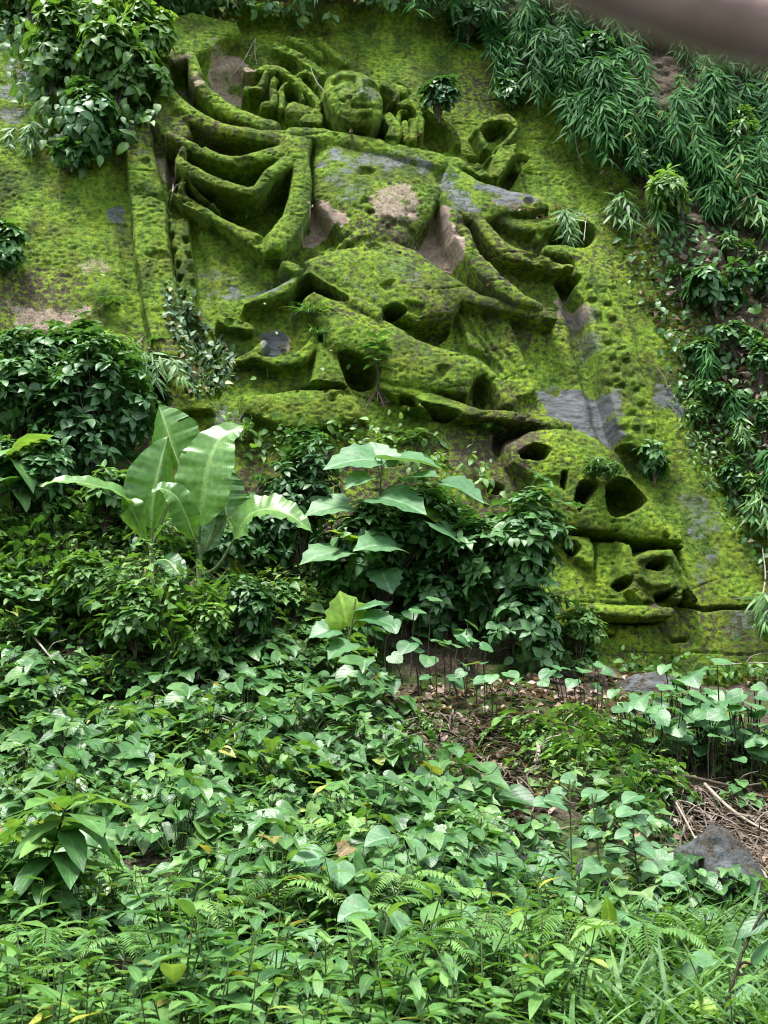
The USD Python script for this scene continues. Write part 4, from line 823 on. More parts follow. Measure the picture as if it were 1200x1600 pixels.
leafy("broad_leaf_sapling", "sapling with huge pale green toothed leaves in front of the dark shrubs", "sapling", 13.2, [(556, 985), (575, 900), (592, 800), (596, 712)], .022, [
    (548, 716, 88, 182, .3, -.1), (642, 716, 96, -2, .35, -.1), (590, 704, 60, 95, -.3, .2), (626, 780, 92, -14, .6, -.4), (722, 762, 84, -18, .4, -.2), (592, 846, 84, 172, .9, -.5), (506, 862, 80, 192, .6, -.3), (708, 832, 84, -30, .5, -.3),
    (514, 790, 76, 186, .4, 0), (542, 834, 60, 150, .5, -.2, M_BRIGHT), (680, 800, 60, -40, .3, .1, M_BRIGHT), (560, 748, 50, 200, .7, -.3), (660, 742, 56, 10, .8, -.3, M_TARO), (602, 905, 46, -70, .8, -.3)], M_BIG, "jagged", drop=.55)
leafy("broad_leaf_sapling", "young sapling with one upright yellow green leaf below the big pale leaves", "sapling", 13.0, [(520, 1120), (534, 1050), (548, 985), (556, 935)], .02, [
    (538, 952, 60, 100, .2, 0, M_BRIGHT), (576, 946, 56, 20, .5, -.1), (506, 985, 46, 190, .5, -.1), (590, 965, 60, -5, .6, -.2, M_TARO), (530, 1010, 50, 200, .6, -.2, M_TARO)], M_BIG, "jagged")
leafy("rolled_leaf_shoot", "shoot with a single upright bright yellow green rolled leaf at the lower right", "plant", 6.2, [(955, 1540), (953, 1465)], .008, [(953, 1437, 62, 88, .1, 0, M_BRIGHT), (940, 1480, 36, 160, .4, 0, M_HERB), (975, 1478, 36, 20, .4, 0, M_HERB)], M_BRIGHT, "ellip", drop=.15)
leafy("leaning_shoot", "dark stemmed shoot with large smooth leaves at the right edge of the grass", "plant", 5.7, [(1128, 1620), (1150, 1520), (1172, 1462), (1192, 1425)], .010, [(1186, 1490, 56, 60, .4, 0), (1180, 1445, 60, -160, .2, 0), (1160, 1545, 56, 200, .5, 0), (1205, 1440, 60, 40, .4, 0), (1140, 1575, 50, -20, .7, 0)], M_TARO, "ellip", stem_mat=M_DARKSTEM)
leafy("twin_leaf_sprout", "low sprout with two bright spreading leaves at the bottom right edge of the frame", "plant", 5.0, [(1072, 1610), (1070, 1590)], .006, [(1060, 1572, 50, 120, .3, 0, M_BRIGHT), (1098, 1575, 70, 22, .3, 0, M_BRIGHT)], M_BRIGHT, "ellip", drop=.3)
# plants with pale lobed leaves on thin stems below the soil bank
rows = [(890, 1218, 42), (868, 1252, 46), (925, 1240, 44), (985, 1245, 46), (940, 1275, 34), (1008, 1275, 30), (975, 1305, 40), (930, 1300, 36), (900, 1318, 44), (1012, 1330, 42), (970, 1330, 38), (925, 1352, 46), (1050, 1348, 46), (880, 1372, 44), (1015, 1355, 36), (985, 1288, 34), (1025, 1385, 48), (1060, 1378, 44), (935, 1388, 44), (965, 1362, 40), (1078, 1398, 40), (850, 1340, 36)]
for i, (c0, nm) in enumerate([((895, 1440), "left"), ((945, 1430), "mid"), ((1000, 1420), "right"), ((1060, 1430), "far")]):
    mine = [q for q in rows if np.argmin([abs(q[0] - c) + .15 * abs(q[1] - 1330) for c in (890, 935, 985, 1060)]) == i]
    mine = mine + [(a + rm.uniform(-22, 22), b + rm.uniform(-4, 26), s * rm.uniform(.7, 1)) for a, b, s in mine]; mine = [(a, b, s * 1.05, rm.uniform(-35, 35) + rm.choice([0, 180]), .5, rm.uniform(-.3, .3)) for a, b, s in mine]
    top = min(mine, key=lambda q: q[1]); leafy("pale_leaf_plant", ["leftmost stem with pale round toothed leaves on the soil bank", "pale leaved stem second from left, reaching up the soil bank", "tall pale leaved stem beside the fallen dry roots", "short spreading pale leaved plant beside the dark rock"][i], "plant", 8.1, [c0, ((c0[0] + top[0]) / 2, (c0[1] + top[1]) / 2), (top[0], top[1])], .009, mine, M_BIG, "round", big=.70, group="pale leaved plants on the soil bank")
# the big lance leaved plants on the far left
def whorl(label, y, stem, tops, L, seed):
    r = np.random.default_rng(seed); y0 = y; y = float(ground_hit(*stem[0])[1]) - .04; L = L * y / y0; B0 = at(*stem[0], y); x = thing("lance_leaf_plant", label, "plant", B0, "lance leaved plants at the left edge"); st = np.array([at(u, v, y) for u, v in stem]) - B0; st = np.vstack([st[0] - [0, 0, .4], st])
    put_stem(P(x), "stem", tube(spl(st, 6), .014, .008, 6), M_STEM)
    for u, v, n in tops:
        c = at(u, v, y) - B0
        for i in range(n):
            a = i * 2.4 + r.normal(0, .2); rise = .75 - 1.5 * i / n + r.normal(0, .1); d = np.array([math.cos(a), math.sin(a) * .8 - .2, rise])
            put_leaf(P(x), "leaf", leaves("ellip", [c - [0, 0, .012 * i]], [d], [UP], L * r.uniform(.75, 1.15), r, droop=1.1 * r.uniform(.6, 1.3), fold=.25, wide=1.05), M_HERB if i < 4 else M_CREEP)
whorl("big plant with long drooping leaves in whorls at the left edge", 6.9, [(60, 1500), (70, 1380), (102, 1262)], [(102, 1258, 12), (88, 1316, 10), (74, 1376, 10)], .44, 1)
whorl("half cut off plant with long leaves at the left edge below the creepers", 6.8, [(-20, 1480), (-14, 1400), (-8, 1320)], [(-8, 1316, 9), (-10, 1370, 8)], .40, 2)
whorl("lower plant with broad pointed leaves at the foot of the big whorled plant", 6.5, [(75, 1560), (78, 1500), (82, 1455)], [(82, 1452, 9), (78, 1500, 7)], .30, 3)
whorl("pale green shoot with upright leaves at the left edge above the fine ferns", 12.8, [(18, 850), (16, 770), (14, 715)], [(14, 712, 9), (16, 760, 7)], .62, 4)

# ------------------------------------------------------------------ stalked round leaves on the bank
def stalks(seed, n, spread, high, L):
    r = np.random.default_rng(seed); b = Build()
    for i in range(n):
        o = r.normal(0, spread, 3) * [1, .7, 0]; h = high * r.uniform(.55, 1.15); tip = o * 1.3 + [r.normal(0, .05), -.06, h]
        b.stems.append(("stalk", tube(spl([o - [0, 0, .08], o * 1.1 + [0, 0, h * .5], tip], 4), .009, .006, 5), M_DARKSTEM))
        a = r.uniform(-3.3, .2); d = np.array([math.cos(a), math.sin(a), r.uniform(-.6, .25)])
        b.leaf.append(("leaf", leaves("round", [tip - unit(d) * L * .12], [d], [UP + [r.normal(0, .28), -.42 + r.normal(0, .25), 0]], L * r.uniform(.7, 1.2), r, droop=r.uniform(.2, .7), fold=.12), M_TARO))
    return b
V6 = [stalks(100 + i, 12, .24, .62, .215) for i in range(4)]
spots = [(1005, 1170), (1040, 1160), (1075, 1180), (1100, 1195), (1135, 1205), (1160, 1195), (1190, 1210), (1060, 1210), (1020, 1195), (1120, 1225), (1215, 1215), (1180, 1240), (1090, 1140), (1150, 1160)]
plant("stalk_leaf_plant", "dark stalked round leaf clump", "plant", V6, [(matrix(ground_hit(u, v), rm.uniform(-.5, .5), rm.uniform(.8, 1.05)), None) for u, v in spots], "stalked round leaves on the bank at the right")
spots = [(610, 1050), (690, 1085), (755, 1115), (720, 1050), (640, 1025), (905, 1110)]
plant("stalk_leaf_plant", "round leaves on stalks", "plant", V6, [(matrix(ground_hit(u, v), rm.uniform(-.5, .5), rm.uniform(.75, 1.05)), None) for u, v in spots], "stalked round leaves under the shrubs")

# ------------------------------------------------------------------ shrubs
GD = "dark glossy shrubs at the foot of the cliff"
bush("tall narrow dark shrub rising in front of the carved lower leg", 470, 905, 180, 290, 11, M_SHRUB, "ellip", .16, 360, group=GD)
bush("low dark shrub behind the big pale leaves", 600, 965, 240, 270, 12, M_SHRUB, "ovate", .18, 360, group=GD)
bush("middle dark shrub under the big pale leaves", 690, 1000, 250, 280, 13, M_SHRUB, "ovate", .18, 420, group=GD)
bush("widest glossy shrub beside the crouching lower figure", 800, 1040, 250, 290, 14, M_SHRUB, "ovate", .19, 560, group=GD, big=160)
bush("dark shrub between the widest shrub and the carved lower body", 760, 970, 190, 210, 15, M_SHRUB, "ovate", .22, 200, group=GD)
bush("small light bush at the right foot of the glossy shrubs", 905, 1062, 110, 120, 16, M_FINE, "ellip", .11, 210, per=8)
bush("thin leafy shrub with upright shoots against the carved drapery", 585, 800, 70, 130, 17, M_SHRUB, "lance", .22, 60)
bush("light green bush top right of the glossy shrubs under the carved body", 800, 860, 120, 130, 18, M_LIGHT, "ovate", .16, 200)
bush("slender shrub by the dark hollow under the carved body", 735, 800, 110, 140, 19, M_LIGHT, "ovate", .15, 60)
for i, (lab, u, v, w, h, m) in enumerate([("small dark shrub between the tallest banana plant and the tall narrow shrub", 400, 880, 110, 120, M_SHRUB), ("low leafy shrub behind the stem of the tallest banana plant", 350, 900, 110, 110, M_CREEP), ("small shrub rooted on the brown rock above the banana leaves", 395, 760, 80, 80, M_SHRUB)]):
    bush(lab, u, v, w, h, 61 + i, m, "ovate", .17, 110)
GL = "leafy shrubs against the left foot of the cliff"
for i, (lab, u, v, w, h, m) in enumerate([("leftmost dense shrub below the moss covered wall", 20, 735, 230, 260, M_SHRUB), ("dense shrub left of the banana leaves, under the climbing vine", 150, 790, 230, 310, M_SHRUB), ("shrub with pale leaf tips between the banana plant and the mossy wall", 205, 720, 160, 220, M_CREEP), ("low shrub filling the corner behind the slim banana plant", 60, 810, 150, 130, M_SHRUB), ("upper shrub spreading over the foot of the wall left of the carved border", 110, 645, 260, 190, M_CREEP)]):
    bush(lab, u, v, w, h, 21 + i, m, "ovate", .19, 360, group=GL, on="ground" if i < 4 else 15.2)
GT = "light leaved shrubs hanging from the upper left of the cliff"
for i, (lab, u, v, w, h) in enumerate([("topmost light leaved shrub at the upper left, left of the carved ledge", 150, 95, 240, 150), ("middle light leaved shrub hanging over the carved left border", 190, 185, 190, 170), ("lower light leaved shrub hanging in front of the mossy wall", 130, 255, 150, 160), ("thin light leaved shrub beside the bare wall at the upper left edge", 85, 150, 150, 200), ("dense light leaved shrub right against the uppermost carved hand", 222, 140, 110, 190), ("small hanging sprig below the light leaved shrubs", 118, 268, 60, 60), ("light leaved shrub against the lip of the cliff at the upper left", 60, 50, 180, 130)]):
    bush(lab, u, v, w, h, 31 + i, (M_LIGHT, M_LIGHT, M_CREEP)[i % 3], "ovate", .25, 210 if i < 5 else 60, on="cliff", dy=-.25, group=GT, droop=1.1, outward=.8, per=6)
for i, (lab, u, v, w, h, m, k) in enumerate([("pale fine leaved bush low in the gap left of the slim banana plant", 170, 830, 130, 120, M_FINE, "ovate"), ("bright bush in front of the leftmost dense shrub", 40, 790, 140, 130, M_CREEP, "ellip"), ("sprawling bush between the two dense shrubs at the left", 100, 700, 130, 160, M_CREEP, "lance"), ("bush of pale narrow leaves at the top of the left shrubs", 180, 610, 130, 100, M_LIGHT, "lance"), ("small bright bush at the upper left edge of the left shrubs", 20, 590, 100, 90, M_FINE, "ovate")]):
    bush(lab, u, v, w, h, 81 + i, m, k, .16, 150, group=GL, on="ground" if v > 690 else 15.0, dy=-.25)
bush("small bushy shrub on the mossy wall at the left edge", 22, 425, 90, 100, 41, M_CREEP, "ovate", .22, 80, on="cliff", dy=-.15, droop=1.1)
bush("bushy dark plant growing beside the carved head", 685, 185, 100, 80, 42, M_SHRUB, "ovate", .20, 70, on="cliff", dy=-.1)
bush("leafy plant in the notch above the crouching figure", 1020, 745, 78, 72, 43, M_CREEP, "ovate", .17, 60, on="cliff", dy=-.1)
bush("feathery moss fern hanging over the hollows of the crouching figure", 930, 758, 84, 46, 44, M_FINE, "lance", .10, 120, on="cliff", dy=-.2, droop=1.3, name="hanging_fern", cat="fern", trunk=False)
bush("wide low shrub on the earthy right bank", 1110, 490, 150, 110, 45, M_CREEP, "ovate", .22, 120, on="cliff", dy=-.2)
bush("dark shrub at the right edge below the bamboo", 1195, 470, 90, 110, 46, M_SHRUB, "ovate", .20, 80, on="cliff", dy=-.2)
bush("small bush on the upper right bank under the hanging bamboo", 1060, 340, 130, 90, 47, M_LIGHT, "lance", .26, 90, on="cliff", dy=-.25)
for i, (u, v, w, h, lab) in enumerate([(1130, 640, 90, 56, "low bush halfway down the right bank"), (1165, 720, 80, 70, "bush of narrow leaves at the right edge beside the carved border"), (1090, 585, 80, 60, "small bush at the top of the bare strip of the right bank"), (1180, 800, 70, 70, "lowest bush on the right bank at the frame edge"), (1185, 600, 80, 90, "bush at the right edge below the wide low shrub"), (1060, 470, 60, 70, "sprawling bush at the inner edge of the right bank"), (1150, 560, 90, 70, "leafy bush right below the wide low shrub"), (1095, 660, 60, 50, "small round bush beside the bare soil strip"), (1145, 770, 70, 60, "small bush low on the inner edge of the right bank"), (1150, 420, 90, 70, "bush on the bare soil under the bright bamboo"), (1190, 680, 70, 80, "bush cut by the right frame edge halfway up the bank")]):
    bush(lab, u, v, w, h, 51 + i, [M_CREEP, M_FINE][i % 2], ["ovate", "lance"][i % 2], .14, 60, on="cliff", dy=-.10)
# sapling with bare roots on the thigh
s0, sn = cliff_hit(592, 622); x = thing("rooted_sapling", "small sapling with spread bare roots standing on the carved leg", "sapling", s0 - [0, .1, 0])
put_stem(P(x), "stem", tube(spl([[0, -.05, .02], [.01, -.12, .4], [0, -.15, .95]], 5), .018, .010, 6), M_DARKSTEM)
for i in range(9):
    a = rm.uniform(-2.8, -.3) if i % 2 else rm.uniform(-2.4, -.7); e = np.array([math.cos(a) * .28, -.05 + math.sin(a) * .10, -rm.uniform(.12, .34)]); put_stem(P(x), "root", tube(spl([[0, -.05, .10], e * .45 + [0, -.04, .06], e], 4), .010, .005, 5), M_STRAW)
for i in range(14):
    t = .45 + .5 * i / 13; a = i * 2.4; put_leaf(P(x), "leaf", leaves("ovate", [[0, -.14, t]], [[math.cos(a), math.sin(a) * .7 - .2, .1 + .5 * (i / 13) ** 2]], [UP], .26, rm, droop=.8), M_SHRUB)

# ------------------------------------------------------------------ hanging bamboo on the upper right and along the lip
VB = [bamboo(200 + i, 5, .60, .37, 9, .95) for i in range(8)]
def hang(region, step, seed, label, group, sc=(.8, 1.15), skip=(), V=None):
    r = np.random.default_rng(seed); pl = []
    for p, n, u, v in cliff_spots(region, step, seed, skip):
        pl.append((matrix(p + n * .02, r.normal(0, .3), r.uniform(*sc)), None))
    return plant("bamboo_clump", label, "bamboo", V or VB, pl, group)
hang([(650, -70), (690, 10), (740, 50), (800, 110), (880, 165), (930, 240), (985, 320), (1060, 330), (1130, 290), (1260, 260), (1260, -70)], 40, 1, "hanging bamboo clump", "bamboo hanging over the upper right of the cliff", skip=([(690, 60), (760, 80), (800, 150), (840, 190), (800, 150), (740, 110)], [(1000, 100), (1060, 110), (1080, 170), (1010, 160)], [(890, 60), (950, 70), (940, 120), (900, 110)], [(940, 250), (1060, 250), (1060, 300), (960, 300)]))
for i, (u, v, w, h, lab) in enumerate([(730, 70, 130, 90, "dark leafy shrub at the left end of the hanging bamboo"), (1010, 290, 110, 80, "leafy shrub in the gap low in the hanging bamboo"), (920, 100, 90, 70, "small leafy shrub among the hanging bamboo high up"), (1150, 250, 110, 100, "shrub of pointed leaves at the right edge of the hanging bamboo"), (800, 170, 70, 60, "sprig of leaves at the lower left tip of the hanging bamboo")]):
    bush(lab, u, v, w, h, 71 + i, [M_SHRUB, M_CREEP][i % 2], ["ellip", "lance"][i % 2], .20, 90, on="cliff", dy=-.25, droop=1.0)
hang([(-60, -75), (-60, -25), (200, -20), (420, -14), (660, -12), (660, -75)], 46, 2, "lip bamboo clump", "bamboo hanging from the lip above the carving", (.55, .9))
VBs = [bamboo(230 + i, 4, .42, .42, 5, .55, M_HERB if i % 2 else M_BAMBOO) for i in range(4)]
hang([(930, 295), (990, 290), (1080, 310), (1190, 280), (1210, 340), (1080, 345), (1010, 350), (960, 335)], 44, 3, "bright drooping bamboo", "bright bamboo over the earthy bank", (.8, 1.1), V=VBs)
hang([(1060, 560), (1120, 560), (1200, 640), (1210, 900), (1170, 840), (1110, 720)], 62, 4, "small bank bamboo", "small bamboo on the lower right bank", (.6, .9), V=VBs)
for i, (u, v, lab) in enumerate([(262, 575, "small bamboo tuft on the foot of the left carved border"), (40, 210, "bamboo tuft at the left edge above the mossy wall"), (890, 350, "bamboo tuft drooping over the dark hollow at the right hand"), (1185, 940, "bamboo tuft at the right edge beside the carved base")]):
    p, n = cliff_hit(u, v); plant("bamboo_tuft", lab, "bamboo", [VBs[i % 4]] if False else [bamboo(260 + i, 4, .36, .36, 5, .4, M_HERB)], [(matrix(p, 0, .95), None)])
VT = [tuft(300 + i, 60, .42, hang=.6, spread=.1, droop=2.0, mat=M_GRASS, wide=1.3) for i in range(3)]
for i, (u, v, s, lab) in enumerate([(484, 490, 1.1, "hanging grass tuft in front of the carved belt"), (497, 522, .8, "lower grass tuft hanging below the carved belt"), (812, 268, .8, "bright grass tuft under the upper right hand"), (420, 590, .7, "thin grass tuft on the carved left foot")]):
    plant("grass_tuft", lab, "grass tuft", [VT[i % 3]], [(matrix(cliff_hit(u, v)[0], i, s), None)])
for i, (u, v, s, lab) in enumerate([(408, 42, .9, "small fern standing on the ledge above the curled hair"), (170, 480, .6, "small fern hanging under the bare patch of the left wall"), (640, 690, .8, "fern by the foot of the carved leg"), (760, 680, .8, "fern in the hollow under the carved knee"), (380, 690, .9, "fern behind the tallest banana leaf")]):
    plant("fern", lab, "fern", [fern(310 + i, 6, .5)], [(matrix(cliff_hit(u, v)[0] - [0, .08, 0], i, s), None)])
# ------------------------------------------------------------------ creepers, herbs and grass on the slope
SOILPATCH = [(585, 1085), (700, 1050), (800, 1060), (985, 1055), (1000, 1130), (920, 1120), (860, 1135), (800, 1150), (790, 1290), (745, 1300), (690, 1225), (620, 1180)]
SOIL2 = [(1035, 1235), (1080, 1225), (1230, 1235), (1230, 1420), (1110, 1410), (1060, 1330)]
VC = [creeper(400 + i, .42, 50, .172) for i in range(8)]
GC = "creeper clumps covering the left slope"
rc = np.random.default_rng(17)
reg = [(-80, 960), (100, 940), (300, 1000), (420, 940), (540, 990), (575, 1080), (600, 1180), (680, 1235), (740, 1310), (760, 1400), (620, 1430), (440, 1440), (-80, 1430)]
HOLE = [(120, 1350), (300, 1335), (370, 1375), (330, 1430), (130, 1430)]
HOLES = (HOLE, [(420, 1275), (500, 1285), (490, 1345), (430, 1335)], [(-10, 1030), (60, 1020), (70, 1070), (-10, 1075)], [(420, 1110), (480, 1105), (490, 1140), (430, 1150)])
pl = [(matrix(p + [0, 0, rc.uniform(-.12, .22)], rc.normal(0, .5), rc.uniform(.55, 1.2)), None) for p in ground_spots(reg, .41, 5, HOLES)]
plant("creeper_clump", "heart leaved creeper", "creeper", VC, pl, GC)
VX = [creeper(480 + i, .45, 60, .13, ("heart", "ovate", "lobed", "ellip"), [M_CREEP, M_FINE, M_HERB][i], .42, each=False) for i in range(3)]
plant("small_leaf_clump", "small leaved creeper", "creeper", VX, [(matrix(p + [0, 0, rc.uniform(.02, .25)], rc.uniform(0, 6), rc.uniform(.6, 1.0)), None) for p in ground_spots(reg, .68, 18, HOLES)], "small leaved creepers among the heart leaved ones")
VF = [creeper(430 + i, .42, 70, .105, ("ovate", "ellip", "heart"), (M_LIGHT, M_FINE)[i == 3], .30, each=False) for i in range(4)] + [creeper(440 + i, .42, 46, .15, ("heart", "lobed", "ovate"), M_FINE, .34, each=False) for i in range(3)]
reg = [(-60, 775), (60, 790), (200, 800), (300, 800), (420, 850), (540, 960), (560, 1010), (420, 1000), (300, 1030), (100, 1000), (-60, 1010)]
pl = [(matrix(p - [0, 0, .04], rc.uniform(0, 6), rc.uniform(.75, 1.1)), None) for p in ground_px(reg, 36, 6)]
plant("small_leaf_clump", "fine pale creeper clump", "creeper", VF, pl, "fine creeper below the left shrubs")
reg = [(790, 1130), (860, 1140), (930, 1130), (1040, 1190), (1030, 1230), (960, 1240), (880, 1240), (820, 1200)]
pl = [(matrix(p - [0, 0, .05], rc.uniform(0, 6), rc.uniform(.7, 1.0)), None) for p in ground_spots(reg, .36, 7)]
plant("small_leaf_clump", "low bright creeper", "creeper", VF, pl, "low creeper on the soil bank hump")
reg = [(560, 1215), (700, 1250), (760, 1330), (860, 1330), (900, 1400), (1050, 1400), (1230, 1420), (1230, 1470), (-80, 1480), (-80, 1420), (600, 1410)]
VM = [creeper(460 + i, .40, 40, .155, ("lobed", "round", "heart", "jagged"), M_CREEP, .42) for i in range(5)]
pl = [(matrix(p - [0, 0, .05], rc.uniform(-1, 1), rc.uniform(.6, 1.0)), None) for p in ground_spots(reg, .42, 8, ([(820, 1180), (1110, 1180), (1110, 1410), (820, 1410)],))]
plant("creeper_clump", "lobed creeper clump", "creeper", VM, pl, "creeper clumps behind the foreground herbs")
reg = [(560, 1160), (640, 1160), (720, 1200), (790, 1290), (850, 1270), (870, 1330), (760, 1340), (680, 1260)]
pl = [(matrix(p - [0, 0, .05], rc.uniform(-1, 1), rc.uniform(.55, .8)), None) for p in ground_spots(reg, .62, 9)]
plant("creeper_clump", "small creeper on soil", "creeper", VM, pl, "scattered creeper on the bare soil")
VH = [herb(500 + i, 5, .46, .25, "lance", spread=.30, wide=1.2, per=8) for i in range(5)] + [herb(510 + i, 5, .46, .17, "ovate", spread=.24, per=7, wide=.8) for i in range(2)] + [herb(520 + i, 5, .55, .24, "ellip", M_CREEP, spread=.24, per=7) for i in range(2)]
reg = [(-80, 1455), (150, 1440), (500, 1425), (850, 1420), (900, 1450), (930, 1700), (-80, 1700)]
pl = [(matrix(p - [0, 0, .08], rc.uniform(0, 6.2), rc.uniform(.7, 1.15)), None) for p in ground_spots(reg, .30, 10, depth=(3.6, 9))]
plant("herb_clump", "upright herb clump", "herb", VH, pl, "herb clumps along the foreground")
reg = [(840, 1440), (1250, 1430), (1260, 1700), (860, 1700)]
pl = [(matrix(p - [0, 0, .08], rc.uniform(0, 6.2), rc.uniform(.5, .85)), None) for p in ground_spots(reg, .50, 11, depth=(3.6, 9))]
plant("herb_clump", "herb in grass", "herb", VH, pl, "herbs in the grass at the lower right")
VW = [fern(540 + i, 5, .42, M_HERB, pl=.13) for i in range(3)]
plant("pinnate_plant", "feathery leaved plant", "plant", VW, [(matrix(ground_hit(u, v) + [0, 0, .28], rc.uniform(0, 6), rc.uniform(.7, 1.0)), None) for u, v in ((880, 1575), (190, 1590), (300, 1540), (560, 1530), (680, 1600), (420, 1500), (60, 1600), (760, 1560), (620, 1480), (1010, 1590))], "pinnate plants among the herbs")
VL = [creeper(550 + i, .20, 5, .24, ("lobed", "round", "jagged"), M_BIG, .42) for i in range(4)]
plant("broad_weed", "broad leaved weed", "weed", VL, [(matrix(ground_hit(u, v) + [0, 0, .16], rc.uniform(-.6, .6), rc.uniform(.7, 1.0)), None) for u, v in ((100, 1560), (300, 1585), (480, 1585), (520, 1470), (700, 1530), (760, 1590), (860, 1560), (630, 1420), (740, 1440), (840, 1490), (480, 1430), (600, 1560), (200, 1500), (1180, 1580), (1020, 1520))], "broad leaved weeds among the herbs")
# grass and ground cover that nobody could count
def scatter_grass(name, label, region, step, seed, L, mat, kind="grass", per=7, up=1.2, cat="grass", droop=1.3, wide=1.5, depth=(3.6, 17.5), skip=()):
    r = np.random.default_rng(seed); sp = np.array(ground_spots(region, step, seed, skip, depth)); n = len(sp) * per
    base = np.repeat(sp, per, 0) + r.normal(0, step * .4, (n, 3)) * [1, 1, 0]; base[:, 2] = ground_z(base[:, 0], base[:, 1]) - .01
    th = r.uniform(0, 6.28, n); d = np.stack([np.cos(th), np.sin(th), up * r.uniform(.3, 1.6, n)], 1)
    tag(put_leaf("/World", name, leaves(kind, base, d, np.tile(UP, (n, 1)) + r.normal(0, .2, (n, 3)), L * r.uniform(.4, 1.2, n), r, droop=droop * r.uniform(.3, 1.3, n), wide=wide, fold=.3), mat), label, cat, kind="stuff")
scatter_grass("grass", "soft green grass filling the lower right corner", [(830, 1415), (1250, 1405), (1260, 1700), (840, 1700)], .075, 12, .42, M_GRASS, per=6, depth=(3.6, 9.5), wide=1.3)
scatter_grass("undergrowth", "low green leaves covering the ground between the plants", [(-100, 760), (200, 800), (600, 930), (600, 1090), (700, 1240), (800, 1330), (1240, 1400), (1260, 1700), (-100, 1700)], .13, 13, .15, M_CREEP, "ovate", per=5, up=.5, cat="undergrowth", wide=1.1, droop=.8, skip=(SOILPATCH, SOIL2) + HOLES)
scatter_grass("sparse_weeds", "sparse small weeds and seedlings on the bare soil", SOILPATCH, .28, 14, .11, M_FINE, "ovate", per=4, up=.6, cat="weeds", wide=1.1, droop=.8)
scatter_grass("dry_grass", "matted brown dry grass and stalks on the bare bank", [(600, 1100), (850, 1120), (850, 1330), (740, 1310), (640, 1220)], .10, 15, .50, M_STRAW, per=5, up=.35, cat="dry grass", wide=.8, droop=1.2)
scatter_grass("dry_grass", "tangle of grey brown dry stalks hanging over the dark rock", [(1030, 1225), (1240, 1235), (1240, 1350), (1080, 1350)], .07, 16, .62, M_STRAW, per=6, up=.25, cat="dry grass", wide=.7, droop=1.4)
us = ground_px([(-60, 760), (260, 790), (420, 840), (560, 940), (560, 1010), (300, 1030), (-60, 1010)], 12, 19); r_ = np.random.default_rng(20); n_u = len(us) * 3
tag(put_leaf("/World", "undergrowth", leaves("ovate", np.repeat(us, 3, 0) + r_.normal(0, .05, (n_u, 3)) + [0, -.05, .05], r_.normal(0, .7, (n_u, 3)) + [0, -.4, -.1], r_.normal(0, .4, (n_u, 3)) + [0, -.5, 1], .12 * r_.uniform(.5, 1.3, n_u), r_, droop=.8, wide=1.1), M_FINE), "small pale leaves knitting over the steep ground around the banana plants", "undergrowth", kind="stuff")
scatter_grass("dry_grass", "grey brown dry stalks trailing down over the dark rock", [(1060, 1290), (1200, 1300), (1200, 1360), (1090, 1370)], .10, 43, .5, M_STRAW, per=4, up=.9, cat="dry grass", wide=.6, droop=2.6)
def litter(name, label, spots, seed, L, mat=None):
    r = np.random.default_rng(seed); n = len(spots); th = r.uniform(0, 6.28, n)
    tag(put_leaf("/World", name, leaves("ovate", np.array(spots) + [0, 0, .015], np.stack([np.cos(th), np.sin(th), r.normal(0, .25, n)], 1), np.tile(UP, (n, 1)) + r.normal(0, .5, (n, 3)), L * r.uniform(.5, 1.2, n), r, droop=r.uniform(-.6, 1.6, n), fold=.5, wavy=.1), mat or M_DEAD), label, "dead leaves", kind="stuff")
def many(region, step, seed, k):
    r = np.random.default_rng(seed); q = []
    for p in ground_spots(region, step, seed):
        for _ in range(k):
            a, b = p[0] + r.normal(0, step * .5), p[1] + r.normal(0, step * .5); q.append([a, b, float(ground_z(a, b)) + .02])
    return q
litter("leaf_litter", "pale dead leaves scattered over the soil below the shrubs", many([(590, 1085), (800, 1060), (1000, 1060), (990, 1150), (880, 1140), (840, 1330), (740, 1300), (640, 1200)], .17, 21, 3), 22, .15)
litter("leaf_litter", "dead leaves caught on the bank beside the dark rock", many([(1030, 1230), (1240, 1235), (1240, 1420), (1090, 1400)], .17, 23, 3), 24, .16)
q = [cs[0] + cs[1] * .05 for cs in cliff_spots([(930, 230), (985, 330), (1050, 400), (1230, 420), (1230, 900), (1190, 880), (1120, 740), (1060, 600), (1010, 480), (960, 360)], 12, 25)]
litter("leaf_litter", "dead leaves and bamboo husks lying on the earthy right bank", q, 26, .17)
q = [cliff_hit(u + d[0], v + d[1])[0] + [0, -.02, .02] for u, v, k, s in ((815, 522, 16, 12), (690, 232, 12, 8), (640, 218, 8, 14), (830, 335, 16, 14), (355, 35, 12, 10), (880, 328, 10, 10), (600, 625, 14, 10), (545, 205, 5, 14), (780, 660, 4, 8), (440, 545, 8, 6), (905, 795, 4, 5), (760, 450, 6, 8), (1175, 1062, 14, 12)) for d in np.random.default_rng(int(u)).normal(0, s, (k, 2)) * [1, .35]]
litter("fallen_leaves", "few pale fallen leaves caught on ledges of the carving", q, 27, .10)
